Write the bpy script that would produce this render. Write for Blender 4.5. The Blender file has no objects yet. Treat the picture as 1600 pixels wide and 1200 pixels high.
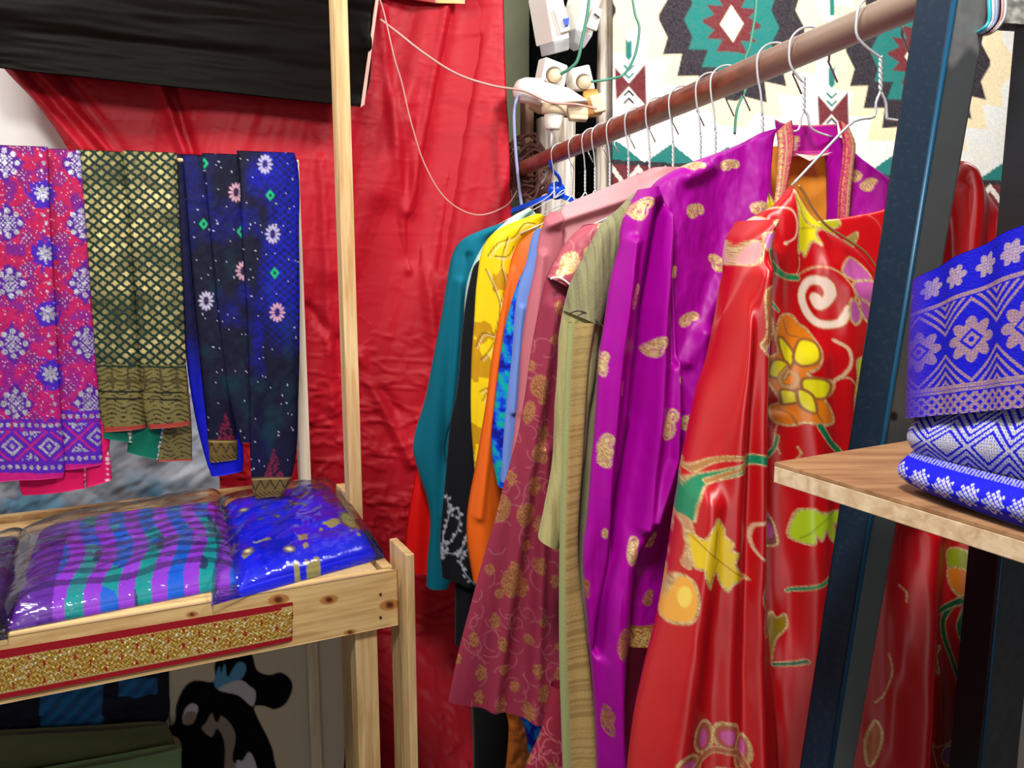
import bpy, math, random
import numpy as np
from mathutils import Vector
random.seed(4); np.random.seed(4)
D = bpy.data; SC = bpy.context.scene; COL = SC.collection
PI = math.pi
# ------------------------------------------------------------------ camera, light, exposure
F = 1350.0; PITCH = math.atan(220/F); CH = 1.5
cd = D.cameras.new('camera'); cam = D.objects.new('camera', cd); COL.objects.link(cam)
cd.sensor_width = 36; cd.lens = 36*F/1600; cd.clip_start = .01
cam.location = (0, 0, CH); cam.rotation_euler = (PI/2-PITCH, 0, 0); SC.camera = cam
SC.view_settings.view_transform = 'Standard'; SC.view_settings.look = 'None'
SC.view_settings.exposure = 0.0; SC.view_settings.gamma = 1; SC.view_settings.use_curve_mapping = False
w = D.worlds.new('stall_air'); SC.world = w; w.use_nodes = True
w.node_tree.nodes['Background'].inputs[0].default_value = (.72, .82, 1, 1)
w.node_tree.nodes['Background'].inputs[1].default_value = .09
def area(name, loc, target, size, power, col=(1, 1, 1), sy=None):
    l = D.lights.new(name, 'AREA'); l.energy = power; l.color = col; l.size = size
    if sy: l.shape = 'RECTANGLE'; l.size_y = sy
    o = D.objects.new(name, l); COL.objects.link(o); o.location = loc
    o.rotation_euler = (Vector(target)-Vector(loc)).to_track_quat('-Z', 'Y').to_euler()
    return o
area('stall_lamp', (-.12, .02, 2.45), (0, 1.8, 1.25), .26, 27, (1, .97, .93))
area('rug_lamp', (.95, 1.35, 2.75), (.95, 2.6, 1.75), .35, 46, (1, .98, .95))
area('left_lamp', (-.95, .9, 2.7), (-1.0, 1.9, 1.2), .35, 17, (1, .98, .95))
area('camera_side_fill', (.1, -1.6, 1.75), (0, 1.5, .9), .9, 9, (1, .97, .92))  # added soft fill from behind the camera, lifts the dark below the table

# ------------------------------------------------------------------ projection helpers: a pixel becomes a point on a real plane
sp, cp = math.sin(PITCH), math.cos(PITCH)
class Plane:
    def __init__(s, p0, yaw=0, n=None):
        s.p0 = np.array(p0, float)
        y = math.radians(yaw)
        s.n = np.array(n, float) if n is not None else np.array((-math.sin(y), math.cos(y), 0.))
        s.n = s.n/np.linalg.norm(s.n)
        s.a = np.array((math.cos(y), math.sin(y), 0.))
    def at(s, X, Y, toward=0.):
        X = np.asarray(X, float); Y = np.asarray(Y, float)
        vy = (600-Y)/F
        d = np.stack([(X-800)/F, cp+sp*vy, -sp+cp*vy], -1)
        t = (s.n @ (s.p0-np.array((0, 0, CH))))/(d @ s.n)
        p = np.array((0, 0, CH))+d*t[..., None]
        return p-s.n*np.asarray(toward)[..., None]
def pix(px, py, Y):                          # the point at world depth Y
    vy = (600-py)/F; dy = cp+sp*vy
    return np.array(((px-800)/F*Y/dy, Y, CH+(-sp+cp*vy)*Y/dy))
def vplane(px, py, Y, yaw): return Plane(pix(px, py, Y), yaw)
def hplane(z): return Plane((0, 0, z), n=(0, 0, -1.))

def hash2(i, j, s):
    h = (i.astype(np.int64)*374761393+j.astype(np.int64)*668265263+s*974711) & 0x7fffffff
    h = ((h ^ (h >> 13))*1274126177) & 0x7fffffff
    return ((h ^ (h >> 16)) & 0xffff)/65535.
def vnoise(x, y, s=0):
    xi = np.floor(x); yi = np.floor(y); fx = x-xi; fy = y-yi
    fx = fx*fx*(3-2*fx); fy = fy*fy*(3-2*fy)
    a = hash2(xi, yi, s); b = hash2(xi+1, yi, s); c = hash2(xi, yi+1, s); d = hash2(xi+1, yi+1, s)
    return a+(b-a)*fx+(c-a)*fy+(a-b-c+d)*fx*fy
def fbm(x, y, s=0, o=3):
    r = 0; a = .5; t = 0
    for k in range(o): r = r+a*vnoise(x*2**k, y*2**k, s+k*17); t += a; a *= .5
    return r/t
def lin(c):
    c = np.asarray(c, float)/255.
    return np.where(c <= .04045, c/12.92, ((c+.055)/1.055)**2.4)
def catm(pts, n, closed=False):
    P = np.asarray(pts, float); m = len(P)
    out = []
    segs = m if closed else m-1
    for i in range(segs):
        if closed: p0, p1, p2, p3 = P[(i-1) % m], P[i], P[(i+1) % m], P[(i+2) % m]
        else: p0, p1, p2, p3 = P[max(i-1, 0)], P[i], P[i+1], P[min(i+2, m-1)]
        for k in range(n):
            t = k/n
            out.append(.5*((2*p1)+(p2-p0)*t+(2*p0-5*p1+4*p2-p3)*t*t+(3*p1-p0-3*p2+p3)*t**3))
    if not closed: out.append(P[-1])
    return np.array(out)
def segdist(x, y, P, closed=False):
    best = np.full(x.shape, 1e9); m = len(P)
    for i in range(m if closed else m-1):
        a = P[i]; b = P[(i+1) % m]; d = b-a; L = d@d+1e-9
        t = np.clip(((x-a[0])*d[0]+(y-a[1])*d[1])/L, 0, 1)
        best = np.minimum(best, (x-a[0]-t*d[0])**2+(y-a[1]-t*d[1])**2)
    return np.sqrt(best)
def inpoly(x, y, P):
    r = np.zeros(x.shape, bool); m = len(P)
    for i in range(m):
        (x1, y1), (x2, y2) = P[i], P[(i+1) % m]
        if y1 == y2: continue
        c = ((y1 > y) != (y2 > y)) & (x < (x2-x1)*(y-y1)/(y2-y1)+x1)
        r ^= c
    return r
class Painter:
    """colours the points of a cloth; X, Y are flat cloth coordinates; alpha holds the share of metal thread"""
    def __init__(s, X, Y, base):
        s.X = X.ravel(); s.Y = Y.ravel(); s.C = np.zeros((s.X.size, 4)); s.C[:, :3] = lin(base)
    def mix(s, m, col, al=0.):
        m = np.asarray(m, float)
        c = lin(col) if np.ndim(col) == 1 else col
        m = np.clip(m, 0, 1)
        s.C[:, :3] = s.C[:, :3]*(1-m[:, None])+c*m[:, None]; s.C[:, 3] = s.C[:, 3]*(1-m)+al*m
    def _put(s, idx, m, col, al):
        if col is GOLD or col is DGOLD or col is SILVER:
            a, b = (lin(q) for q in {id(GOLD): ((196, 140, 80), (255, 232, 170)), id(DGOLD): ((150, 84, 58), (214, 146, 98)), id(SILVER): ((120, 116, 136), (222, 220, 232))}[id(col)])
            k = hash2(np.floor(s.X[idx]/1.6), np.floor(s.Y[idx]/1.6), 5)[:, None]
            c = a*(1-k)+b*k; al = 1.
        else: c = lin(col)
        m = np.clip(np.broadcast_to(m, idx.shape), 0, 1)
        s.C[idx, :3] = s.C[idx, :3]*(1-m[:, None])+c*m[:, None]; s.C[idx, 3] = s.C[idx, 3]*(1-m)+al*m
    def poly(s, pts, col, al=0., out=None, ow=1.5, smooth=4, aa=.9):
        P = catm(pts, smooth, True) if smooth else np.asarray(pts, float)
        pad = ow+3
        idx = np.where((s.X > P[:, 0].min()-pad) & (s.X < P[:, 0].max()+pad) & (s.Y > P[:, 1].min()-pad) & (s.Y < P[:, 1].max()+pad))[0]
        if not idx.size: return
        x, y = s.X[idx], s.Y[idx]; d = segdist(x, y, P, True); sd = np.where(inpoly(x, y, P), d, -d)
        if col is not None: s._put(idx, .5+sd/aa/2, col, al)
        if out is not None: s._put(idx, .5+(ow-d)/aa/2, out, 0.)
    def line(s, pts, w, col, al=0., w2=None, smooth=5, out=None, ow=1.2):
        P = catm(pts, smooth) if smooth else np.asarray(pts, float)
        pad = max(w, w2 or 0)+4
        idx = np.where((s.X > P[:, 0].min()-pad) & (s.X < P[:, 0].max()+pad) & (s.Y > P[:, 1].min()-pad) & (s.Y < P[:, 1].max()+pad))[0]
        if not idx.size: return
        x, y = s.X[idx], s.Y[idx]; best = np.full(x.shape, 1e9); tt = np.zeros(x.shape); m = len(P)
        for i in range(m-1):
            a = P[i]; d = P[i+1]-a; L = d@d+1e-9; t = np.clip(((x-a[0])*d[0]+(y-a[1])*d[1])/L, 0, 1)
            q = np.hypot(x-a[0]-t*d[0], y-a[1]-t*d[1]); k = q < best
            best = np.where(k, q, best); tt = np.where(k, (i+t)/(m-1), tt)
        ww = w/2 if w2 is None else w/2+(w2-w)/2*tt
        if out is not None: s._put(idx, .5+(ww+ow-best)/1.6, out, 0.)
        s._put(idx, .5+(ww-best)/1.6, col, al)
    def ell(s, cx, cy, rx, ry, col, ang=0, al=0., out=None, ow=1.5):
        t = np.linspace(0, 2*PI, 17)[:-1]; c, n = math.cos(math.radians(ang)), math.sin(math.radians(ang))
        s.poly([(cx+rx*math.cos(a)*c-ry*math.sin(a)*n, cy+rx*math.cos(a)*n+ry*math.sin(a)*c) for a in t], col, al, out, ow, 0)
GOLD = (1, 2, 3); DGOLD = (1, 2, 4); SILVER = (1, 2, 5)

# ------------------------------------------------------------------ objects
def props(o, label=None, cat=None, group=None, kind=None):
    if label: o['label'] = label
    if cat: o['category'] = cat
    if group: o['group'] = group
    if kind: o['kind'] = kind
    return o
def thing(name, loc, label, cat, group=None):
    o = D.objects.new(name, None); COL.objects.link(o); o.location = [float(q) for q in loc]; o.empty_display_size = .02
    return props(o, label, cat, group)
def base(o):
    r = np.zeros(3)
    while o is not None: r = r+np.array(o.location); o = o.parent
    return r
def link(name, me, mat, parent=None, smooth=True):
    o = D.objects.new(name, me); COL.objects.link(o)
    if mat: me.materials.append(mat)
    if parent is not None: o.parent = parent
    me.polygons.foreach_set('use_smooth', np.full(len(me.polygons), smooth)); me.update()
    return o
def mesh(name, V, faces, mat, parent=None, smooth=False, bevel=0):
    V = np.asarray(V, float)-(base(parent) if parent is not None else 0)
    me = D.meshes.new(name); me.from_pydata([tuple(v) for v in V], [], [tuple(f) for f in faces]); me.validate()
    o = link(name, me, mat, parent, smooth)
    if bevel:
        b = o.modifiers.new('b', 'BEVEL'); b.width = bevel; b.segments = 2; b.limit_method = 'ANGLE'; b.harden_normals = False
    return o
def ringmesh(name, V, mat, parent, C=None, captop=False, capbot=False):
    """V: rows x ring x 3, closed around the ring"""
    R, N, _ = V.shape
    V = V-(base(parent) if parent is not None else 0)
    i = np.arange(R-1)[:, None]*N; j = np.arange(N)[None]; k = (j+1) % N
    Q = np.stack([i+j, i+N+j, i+N+k, i+k], -1).reshape(-1, 4)
    faces = Q; nq = len(Q)
    me = D.meshes.new(name); me.vertices.add(R*N); me.vertices.foreach_set('co', V.reshape(-1).astype(np.float32))
    loops = [Q.reshape(-1)]; starts = list(range(0, nq*4, 4)); tot = [4]*nq
    pos = nq*4
    for cap, row in ((captop, 0), (capbot, R-1)):
        if cap:
            h = N//2                                     # strip the cap across the ring
            a = [row*N+q for q in range(N)]
            f = a if row else a[::-1]
            loops.append(np.array(f)); starts.append(pos); tot.append(N); pos += N
    L = np.concatenate(loops).astype(np.int32)
    me.loops.add(len(L)); me.loops.foreach_set('vertex_index', L)
    me.polygons.add(len(starts)); me.polygons.foreach_set('loop_start', np.array(starts, np.int32)); me.polygons.foreach_set('loop_total', np.array(tot, np.int32))
    me.update(calc_edges=True); me.validate()
    if C is not None:
        at = me.color_attributes.new('Col', 'FLOAT_COLOR', 'POINT'); at.data.foreach_set('color', C.reshape(-1).astype(np.float32))
    return link(name, me, mat, parent)
def sheet(name, plane, rows, mat, parent=None, step=3., T=.01, p=2., back=None, disp=None, paint=None, basecol=(200, 200, 200), off=0., caps=False, smooth=True, jit=0):
    """a cloth (or board) as a closed flattened tube: rows = (xL, yL, xR, yR) from top to bottom, in plane coordinates"""
    A = np.asarray([r if len(r) == 4 else (r[0], r[1], r[2], r[1]) for r in rows], float)
    H = max(np.hypot(np.diff(A[:, 0]), np.diff(A[:, 1])).sum(), np.hypot(np.diff(A[:, 2]), np.diff(A[:, 3])).sum()); Wd = np.hypot(A[:, 2]-A[:, 0], A[:, 3]-A[:, 1]).max()
    nv = max(3, int(H/step)); nu = max(4, int(Wd/step)); nb = max(4, nu//4)
    d = np.concatenate([[0], np.cumsum(np.maximum(.5*(np.hypot(*(np.diff(A[:, :2], axis=0).T))+np.hypot(*(np.diff(A[:, 2:], axis=0).T))), 1e-3))]); d /= d[-1]
    v = np.linspace(0, 1, nv+1)
    if smooth and len(A) > 2:
        m = np.zeros_like(A); sl = np.diff(A, axis=0)/np.diff(d)[:, None]
        m[0] = sl[0]; m[-1] = sl[-1]; m[1:-1] = .5*(sl[1:]+sl[:-1])
        k = np.clip(np.searchsorted(d, v, 'right')-1, 0, len(d)-2); h = (d[k+1]-d[k])[:, None]; t = ((v-d[k])[:, None])/h
        S = (2*t**3-3*t**2+1)*A[k]+(t**3-2*t**2+t)*h*m[k]+(-2*t**3+3*t**2)*A[k+1]+(t**3-t**2)*h*m[k+1]
    else: S = np.stack([np.interp(v, d, A[:, c]) for c in range(4)], -1)
    u = np.concatenate([np.linspace(0, 1, nu+1), np.linspace(1, 0, nb+2)[1:-1]])
    isb = np.concatenate([np.zeros(nu+1), np.ones(nb)])
    U, Vv = np.meshgrid(u, v); B = np.broadcast_to(isb, U.shape)
    X = S[:, 0:1]+(S[:, 2:3]-S[:, 0:1])*U; Y = S[:, 1:2]+(S[:, 3:4]-S[:, 1:2])*U
    prof = np.maximum(1-np.abs(2*U-1)**p, 0)**.5
    TT = T(Vv) if callable(T) else T
    bk = TT if back is None else (back(Vv) if callable(back) else back)
    fr = prof*TT; bb = -prof*bk
    depth = np.where(B > 0, bb, fr)
    if disp is not None: depth = depth+disp(U, Vv, X, Y)*np.where(B > 0, .6, 1)
    P3 = plane.at(X, Y, depth+off)
    C = None
    if paint is not None:
        pt = Painter(X, Y, basecol); pt.U = U.ravel(); pt.V = Vv.ravel(); paint(pt); C = pt.C
    else:
        C = np.zeros((X.size, 4)); C[:, :3] = lin(basecol)
    return ringmesh(name, P3, mat, parent, C, caps, caps)
def tube(name, pts, r, mat, parent=None, seg=8, n=4, closed=False, r2=None):
    P = catm(pts, n, closed) if n > 1 else np.asarray(pts, float)
    m = len(P); Tn = np.gradient(P, axis=0); Tn /= np.linalg.norm(Tn, axis=1)[:, None]+1e-12
    up = np.array((0, 0, 1.)) if abs(Tn[0][2]) < .9 else np.array((0, 1., 0)); V = []
    a = np.cross(Tn[0], up); a /= np.linalg.norm(a)
    for i in range(m):
        a = a-Tn[i]*(a@Tn[i]); a /= np.linalg.norm(a)+1e-12; b = np.cross(Tn[i], a)
        rr = r if r2 is None else r+(r2-r)*i/(m-1)
        V.append([P[i]+rr*(math.cos(t)*a+math.sin(t)*b) for t in np.linspace(0, 2*PI, seg+1)[:-1]])
    V = np.array(V)
    if parent is not None: V = V-base(parent)
    me = D.meshes.new(name); R, N = V.shape[:2]
    fs = [(i*N+j, i*N+(j+1) % N, (i+1)*N+(j+1) % N, (i+1)*N+j) for i in range(R-1) for j in range(N)]
    fs += [tuple(range(N))[::-1], tuple((R-1)*N+j for j in range(N))]
    me.from_pydata([tuple(q) for q in V.reshape(-1, 3)], [], fs)
    return link(name, me, mat, parent)
def slab(name, q, th, mat, parent=None, bevel=.001, vec=None):
    """q: four 3-D corners of the front face (clockwise from top left); th: thickness away from it"""
    q = np.asarray(q, float)
    n = np.cross(q[1]-q[0], q[3]-q[0]); n /= np.linalg.norm(n)
    e = (np.asarray(vec, float) if vec is not None else n)*th
    V = list(q)+list(q+e)
    return mesh(name, V, [(0, 3, 2, 1), (4, 5, 6, 7), (0, 1, 5, 4), (1, 2, 6, 5), (2, 3, 7, 6), (3, 0, 4, 7)], mat, parent, False, bevel)
def quadpx(pl, pts, toward=0.): return [pl.at(x, y, toward) for x, y in pts]
def box(name, c, size, axes, mat, parent=None, bevel=.001):
    ax = [np.asarray(a, float) for a in axes]; V = []
    for k in (-1, 1):
        for (i, j) in ((-1, -1), (1, -1), (1, 1), (-1, 1)): V.append(np.asarray(c, float)+ax[0]*i*size[0]/2+ax[1]*j*size[1]/2+ax[2]*k*size[2]/2)
    return mesh(name, V, [(0, 3, 2, 1), (4, 5, 6, 7), (0, 1, 5, 4), (1, 2, 6, 5), (2, 3, 7, 6), (3, 0, 4, 7)], mat, parent, False, bevel)
def post(name, foot, top, wx, wy, a, b, mat, parent=None, bevel=.0015):
    f = np.asarray(foot, float); t = np.asarray(top, float); a = np.asarray(a, float); b = np.asarray(b, float); V = []
    for c in (f, t):
        for (i, j) in ((-1, -1), (1, -1), (1, 1), (-1, 1)): V.append(c+a*i*wx/2+b*j*wy/2)
    return mesh(name, V, [(0, 3, 2, 1), (4, 5, 6, 7), (0, 1, 5, 4), (1, 2, 6, 5), (2, 3, 7, 6), (3, 0, 4, 7)], mat, parent, False, bevel)

# ------------------------------------------------------------------ materials
def newmat(name):
    m = D.materials.new(name); m.use_nodes = True; nt = m.node_tree
    return m, nt, nt.nodes['Principled BSDF']
def node(nt, kind, **kw):
    n = nt.nodes.new(kind)
    for k, v in kw.items():
        if hasattr(n, k) and k not in n.inputs: setattr(n, k, v)
        else: n.inputs[k].default_value = v
    return n
def bumped(nt, b, scale, strength, dist=.001, kind='noise', mapscale=(1, 1, 1), detail=3):
    tc = nt.nodes.new('ShaderNodeTexCoord'); mp = nt.nodes.new('ShaderNodeMapping'); mp.inputs['Scale'].default_value = mapscale
    nt.links.new(tc.outputs['Object'], mp.inputs[0])
    if kind == 'wave': t = node(nt, 'ShaderNodeTexWave', Scale=scale)
    else: t = node(nt, 'ShaderNodeTexNoise', Scale=scale, Detail=detail)
    nt.links.new(mp.outputs[0], t.inputs['Vector'])
    bm = node(nt, 'ShaderNodeBump', Strength=strength, Distance=dist)
    nt.links.new(t.outputs['Fac'], bm.inputs['Height']); nt.links.new(bm.outputs[0], b.inputs['Normal'])
    return t
def cloth(name, rough=.6, sheen=0., spec=.5, weave=.25, wscale=900, metal_rough=.3, coat=0., aniso=0):
    m, nt, b = newmat(name)
    at = nt.nodes.new('ShaderNodeVertexColor'); at.layer_name = 'Col'
    nt.links.new(at.outputs['Color'], b.inputs['Base Color'])
    mm = node(nt, 'ShaderNodeMath', operation='MULTIPLY'); mm.inputs[1].default_value = .4
    nt.links.new(at.outputs['Alpha'], mm.inputs[0]); nt.links.new(mm.outputs[0], b.inputs['Metallic'])
    mr = nt.nodes.new('ShaderNodeMapRange'); mr.inputs['To Min'].default_value = rough; mr.inputs['To Max'].default_value = metal_rough
    nt.links.new(at.outputs['Alpha'], mr.inputs['Value']); nt.links.new(mr.outputs[0], b.inputs['Roughness'])
    b.inputs['Specular IOR Level'].default_value = spec; b.inputs['Sheen Weight'].default_value = sheen; b.inputs['Sheen Roughness'].default_value = .4
    b.inputs['Coat Weight'].default_value = coat; b.inputs['Coat Roughness'].default_value = .12
    bumped(nt, b, wscale, weave, .0006, detail=1)
    if aniso:
        b.inputs['Anisotropic'].default_value = aniso; b.inputs['Anisotropic Rotation'].default_value = .25; tg = nt.nodes.new('ShaderNodeTangent'); tg.direction_type = 'RADIAL'; tg.axis = 'Z'
        nt.links.new(tg.outputs[0], b.inputs['Tangent'])
    return m
def plain(name, col, rough=.5, metal=0., bump=0., bscale=60, spec=.5, var=.0, mapscale=(1, 1, 1)):
    m, nt, b = newmat(name); c = lin(col); b.inputs['Base Color'].default_value = (*c, 1)
    b.inputs['Roughness'].default_value = rough; b.inputs['Metallic'].default_value = metal; b.inputs['Specular IOR Level'].default_value = spec
    t = bumped(nt, b, bscale, bump, .002, mapscale=mapscale)
    if var:
        mx = node(nt, 'ShaderNodeMix', data_type='RGBA'); mx.inputs[6].default_value = (*(c*(1-var)), 1); mx.inputs[7].default_value = (*np.minimum(c*(1+var), 1), 1)
        nt.links.new(t.outputs['Fac'], mx.inputs[0]); nt.links.new(mx.outputs[2], b.inputs['Base Color'])
    return m
def wood(name, c1, c2, ms=(2, 30, 30), rough=.55, scale=3.):
    m, nt, b = newmat(name)
    tc = nt.nodes.new('ShaderNodeTexCoord'); mp = nt.nodes.new('ShaderNodeMapping'); mp.inputs['Scale'].default_value = ms
    nt.links.new(tc.outputs['Object'], mp.inputs[0])
    n1 = node(nt, 'ShaderNodeTexNoise', Scale=scale, Detail=6, Distortion=.6); nt.links.new(mp.outputs[0], n1.inputs['Vector'])
    r = nt.nodes.new('ShaderNodeValToRGB'); e = r.color_ramp.elements
    e[0].position = .3; e[0].color = (*lin(c1), 1); e[1].position = .68; e[1].color = (*lin(c2), 1)
    nt.links.new(n1.outputs['Fac'], r.inputs[0]); nt.links.new(r.outputs[0], b.inputs['Base Color'])
    bm = node(nt, 'ShaderNodeBump', Strength=.25, Distance=.001); nt.links.new(n1.outputs['Fac'], bm.inputs['Height']); nt.links.new(bm.outputs[0], b.inputs['Normal'])
    b.inputs['Roughness'].default_value = rough
    return m
def film(name, tint=(1, 1, 1), gloss=.35):
    m, nt, b = newmat(name); nt.nodes.remove(b)
    out = nt.nodes['Material Output']; tr = node(nt, 'ShaderNodeBsdfTransparent'); tr.inputs[0].default_value = (*tint, 1)
    gl = node(nt, 'ShaderNodeBsdfGlossy', Roughness=.09); fr = node(nt, 'ShaderNodeFresnel', IOR=1.28)
    ad = node(nt, 'ShaderNodeMath', operation='MULTIPLY_ADD'); ad.inputs[1].default_value = 1.2; ad.inputs[2].default_value = .03
    mx = nt.nodes.new('ShaderNodeMixShader'); nt.links.new(fr.outputs[0], ad.inputs[0]); nt.links.new(ad.outputs[0], mx.inputs[0])
    nt.links.new(tr.outputs[0], mx.inputs[1]); nt.links.new(gl.outputs[0], mx.inputs[2]); nt.links.new(mx.outputs[0], out.inputs[0])
    bmp = node(nt, 'ShaderNodeBump', Strength=.5, Distance=.004); tc = nt.nodes.new('ShaderNodeTexCoord')
    mp = nt.nodes.new('ShaderNodeMapping'); mp.inputs['Scale'].default_value = (1, 2.6, 1); mp.inputs['Rotation'].default_value = (0, 0, .5)
    n1 = node(nt, 'ShaderNodeTexNoise', Scale=26., Detail=3, Distortion=1.2); nt.links.new(tc.outputs['Object'], mp.inputs[0]); nt.links.new(mp.outputs[0], n1.inputs['Vector'])
    nt.links.new(n1.outputs['Fac'], bmp.inputs['Height']); nt.links.new(bmp.outputs[0], gl.inputs['Normal']); nt.links.new(bmp.outputs[0], fr.inputs['Normal'])
    return m
M = dict(
    satin=cloth('satin_cloth', .42, 0, .9, .06, 1400, .38, aniso=.85), silk=cloth('silk_cloth', .46, 0, .28, .1, 1100, .36),
    linen=cloth('linen_cloth', .85, .15, .2, .5, 500), cotton=cloth('cotton_cloth', .8, .05, .25, .3, 800),
    brocade=cloth('brocade_cloth', .6, 0, .35, .5, 900, .33), taffeta=cloth('taffeta_cloth', .55, .0, .3, .3, 60, .4),
    songket=cloth('songket_cloth', .62, .0, .25, .6, 800, .34), carpet=cloth('woven_rug', .95, .0, .1, .8, 420),
    print_board=cloth('painted_board', .5, 0, .4, .1, 60), canvas=cloth('canvas_cloth', .9, 0, .1, .8, 380),
    gold=cloth('gold_braid', .5, 0, .5, .5, 700, .28), leather=cloth('black_satin', .42, 0, .04, .2, 60),
    pine=cloth('pine_board', .5, 0, .35, .3, 160),
    wall=plain('white_plaster', (250, 248, 244), .9, bump=.2, bscale=40), floor=plain('concrete', (90, 84, 80), .9, bump=.3, bscale=20, var=.2),
    olive_wall=plain('olive_paint', (120, 124, 96), .8, bump=.2, bscale=30, var=.1), ceil=plain('grey_canvas', (120, 118, 116), .9),
    dark=plain('dark_board', (20, 18, 17), .9, bump=.4, bscale=20, var=.4), leaf=plain('dark_leaf', (24, 44, 20), .6),
    pinev=wood('pine_upright', (196, 150, 92), (236, 204, 150), (30, 30, 2)), pineh=wood('pine_plank', (190, 145, 88), (232, 200, 140), (2, 30, 30)),
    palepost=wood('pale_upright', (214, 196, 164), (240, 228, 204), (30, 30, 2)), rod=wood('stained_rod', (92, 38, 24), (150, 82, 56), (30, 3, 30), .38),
    weather=wood('weathered_post', (150, 128, 104), (238, 232, 220), (22, 22, 2), .8), brownpost=wood('brown_post', (96, 60, 36), (140, 96, 62), (30, 30, 2)),
    shelfwood=wood('shelf_board', (140, 96, 62), (186, 140, 100), (3, 26, 26), .5), shelfedge=wood('shelf_edge', (196, 160, 118), (232, 206, 170), (3, 40, 40), .7),
    black=plain('black_paint', (18, 22, 28), .38, bump=.08, bscale=300, var=.3), steel=plain('worn_steel', (84, 86, 88), .42, .5, bump=.15, bscale=90, var=.35),
    bluepaint=plain('blue_black_paint', (8, 26, 40), .35, bump=.05, bscale=200, var=.2), blueedge=plain('blue_edge_paint', (8, 72, 104), .4, bump=.05),
    wire=plain('galvanised_wire', (214, 216, 220), .32, .35), bluep=plain('blue_plastic', (4, 70, 205), .3), white=plain('white_plastic', (242, 238, 228), .35),
    cream=plain('cream_plastic', (226, 204, 168), .4), greyp=plain('grey_plastic', (196, 196, 200), .45), blackp=plain('black_plastic', (14, 14, 16), .4),
    cable=plain('clear_pink_cable', (205, 150, 140), .3), gcable=plain('green_cable', (60, 128, 104), .35), wcable=plain('silver_blue_cable', (150, 160, 205), .3),
    cyan=plain('cyan_cable', (60, 180, 200), .35), hair=plain('brown_rope', (86, 48, 40), .6, bump=.4, bscale=200, var=.3),
    nail=plain('nail_head', (50, 40, 34), .5, .6), bead=plain('silver_bead', (226, 224, 226), .2, .7), film=film('clear_film'))

# the rod colour blends to a paler grey-beige towards its near end
def pale_rod_end(m):
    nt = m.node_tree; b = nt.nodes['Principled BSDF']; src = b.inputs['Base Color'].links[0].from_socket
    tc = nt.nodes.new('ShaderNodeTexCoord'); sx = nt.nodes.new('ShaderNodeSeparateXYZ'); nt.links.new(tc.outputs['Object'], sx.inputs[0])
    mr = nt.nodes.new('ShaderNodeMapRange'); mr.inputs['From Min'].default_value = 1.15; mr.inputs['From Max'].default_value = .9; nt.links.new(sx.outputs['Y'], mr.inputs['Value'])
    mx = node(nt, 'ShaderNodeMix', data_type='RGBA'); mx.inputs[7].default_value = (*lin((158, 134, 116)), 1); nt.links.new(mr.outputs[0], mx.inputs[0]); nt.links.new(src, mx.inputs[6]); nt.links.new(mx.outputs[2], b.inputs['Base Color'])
pale_rod_end(M['rod'])

# ------------------------------------------------------------------ the setting
WY = 19
curt_pl = vplane(785, 300, 2.45, WY); wall_pl = vplane(785, 300, 2.62, WY); rug_pl = vplane(1150, 150, 2.72, 16); far_pl = vplane(900, 200, 4.2, 12)
def struct(o): return props(o, kind='structure')
struct(mesh('floor', [(-3.5, -1.8, 0), (3.5, -1.8, 0), (3.5, 5.2, 0), (-3.5, 5.2, 0)], [(0, 1, 2, 3)], M['floor']))
struct(slab('ceiling', [(-3.5, -1.8, 3.2), (3.5, -1.8, 3.2), (3.5, 3.4, 3.2), (-3.5, 3.4, 3.2)], .03, M['ceil'], bevel=0))
def wallslab(name, pl, x0, x1, z0, z1, th, mat):
    A = pl.at(x0, 300); B = pl.at(x1, 300)
    q = [(A[0], A[1], z1), (B[0], B[1], z1), (B[0], B[1], z0), (A[0], A[1], z0)]
    return struct(slab(name, q, th, mat, bevel=0, vec=pl.n))
wallslab('wall_back', wall_pl, -900, 776, 0, 3.2, .06, M['wall'])
wallslab('wall_right', vplane(1150, 150, 2.80, 16), 962, 2300, 0, 3.2, .06, M['wall'])
wallslab('wall_far', far_pl, 500, 1100, 0, 3.2, .06, M['dark'])
wallslab('trim_1', vplane(800, 100, 3.1, 12), 770, 826, 1.2, 3.2, .05, M['olive_wall'])
L0 = wall_pl.at(-900, 300)
struct(slab('wall_left', [(-3.2, -1.8, 3.2), (L0[0], L0[1], 3.2), (L0[0], L0[1], 0), (-3.2, -1.8, 0)], .06, M['wall'], bevel=0, vec=(-1, 0, 0)))

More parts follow.
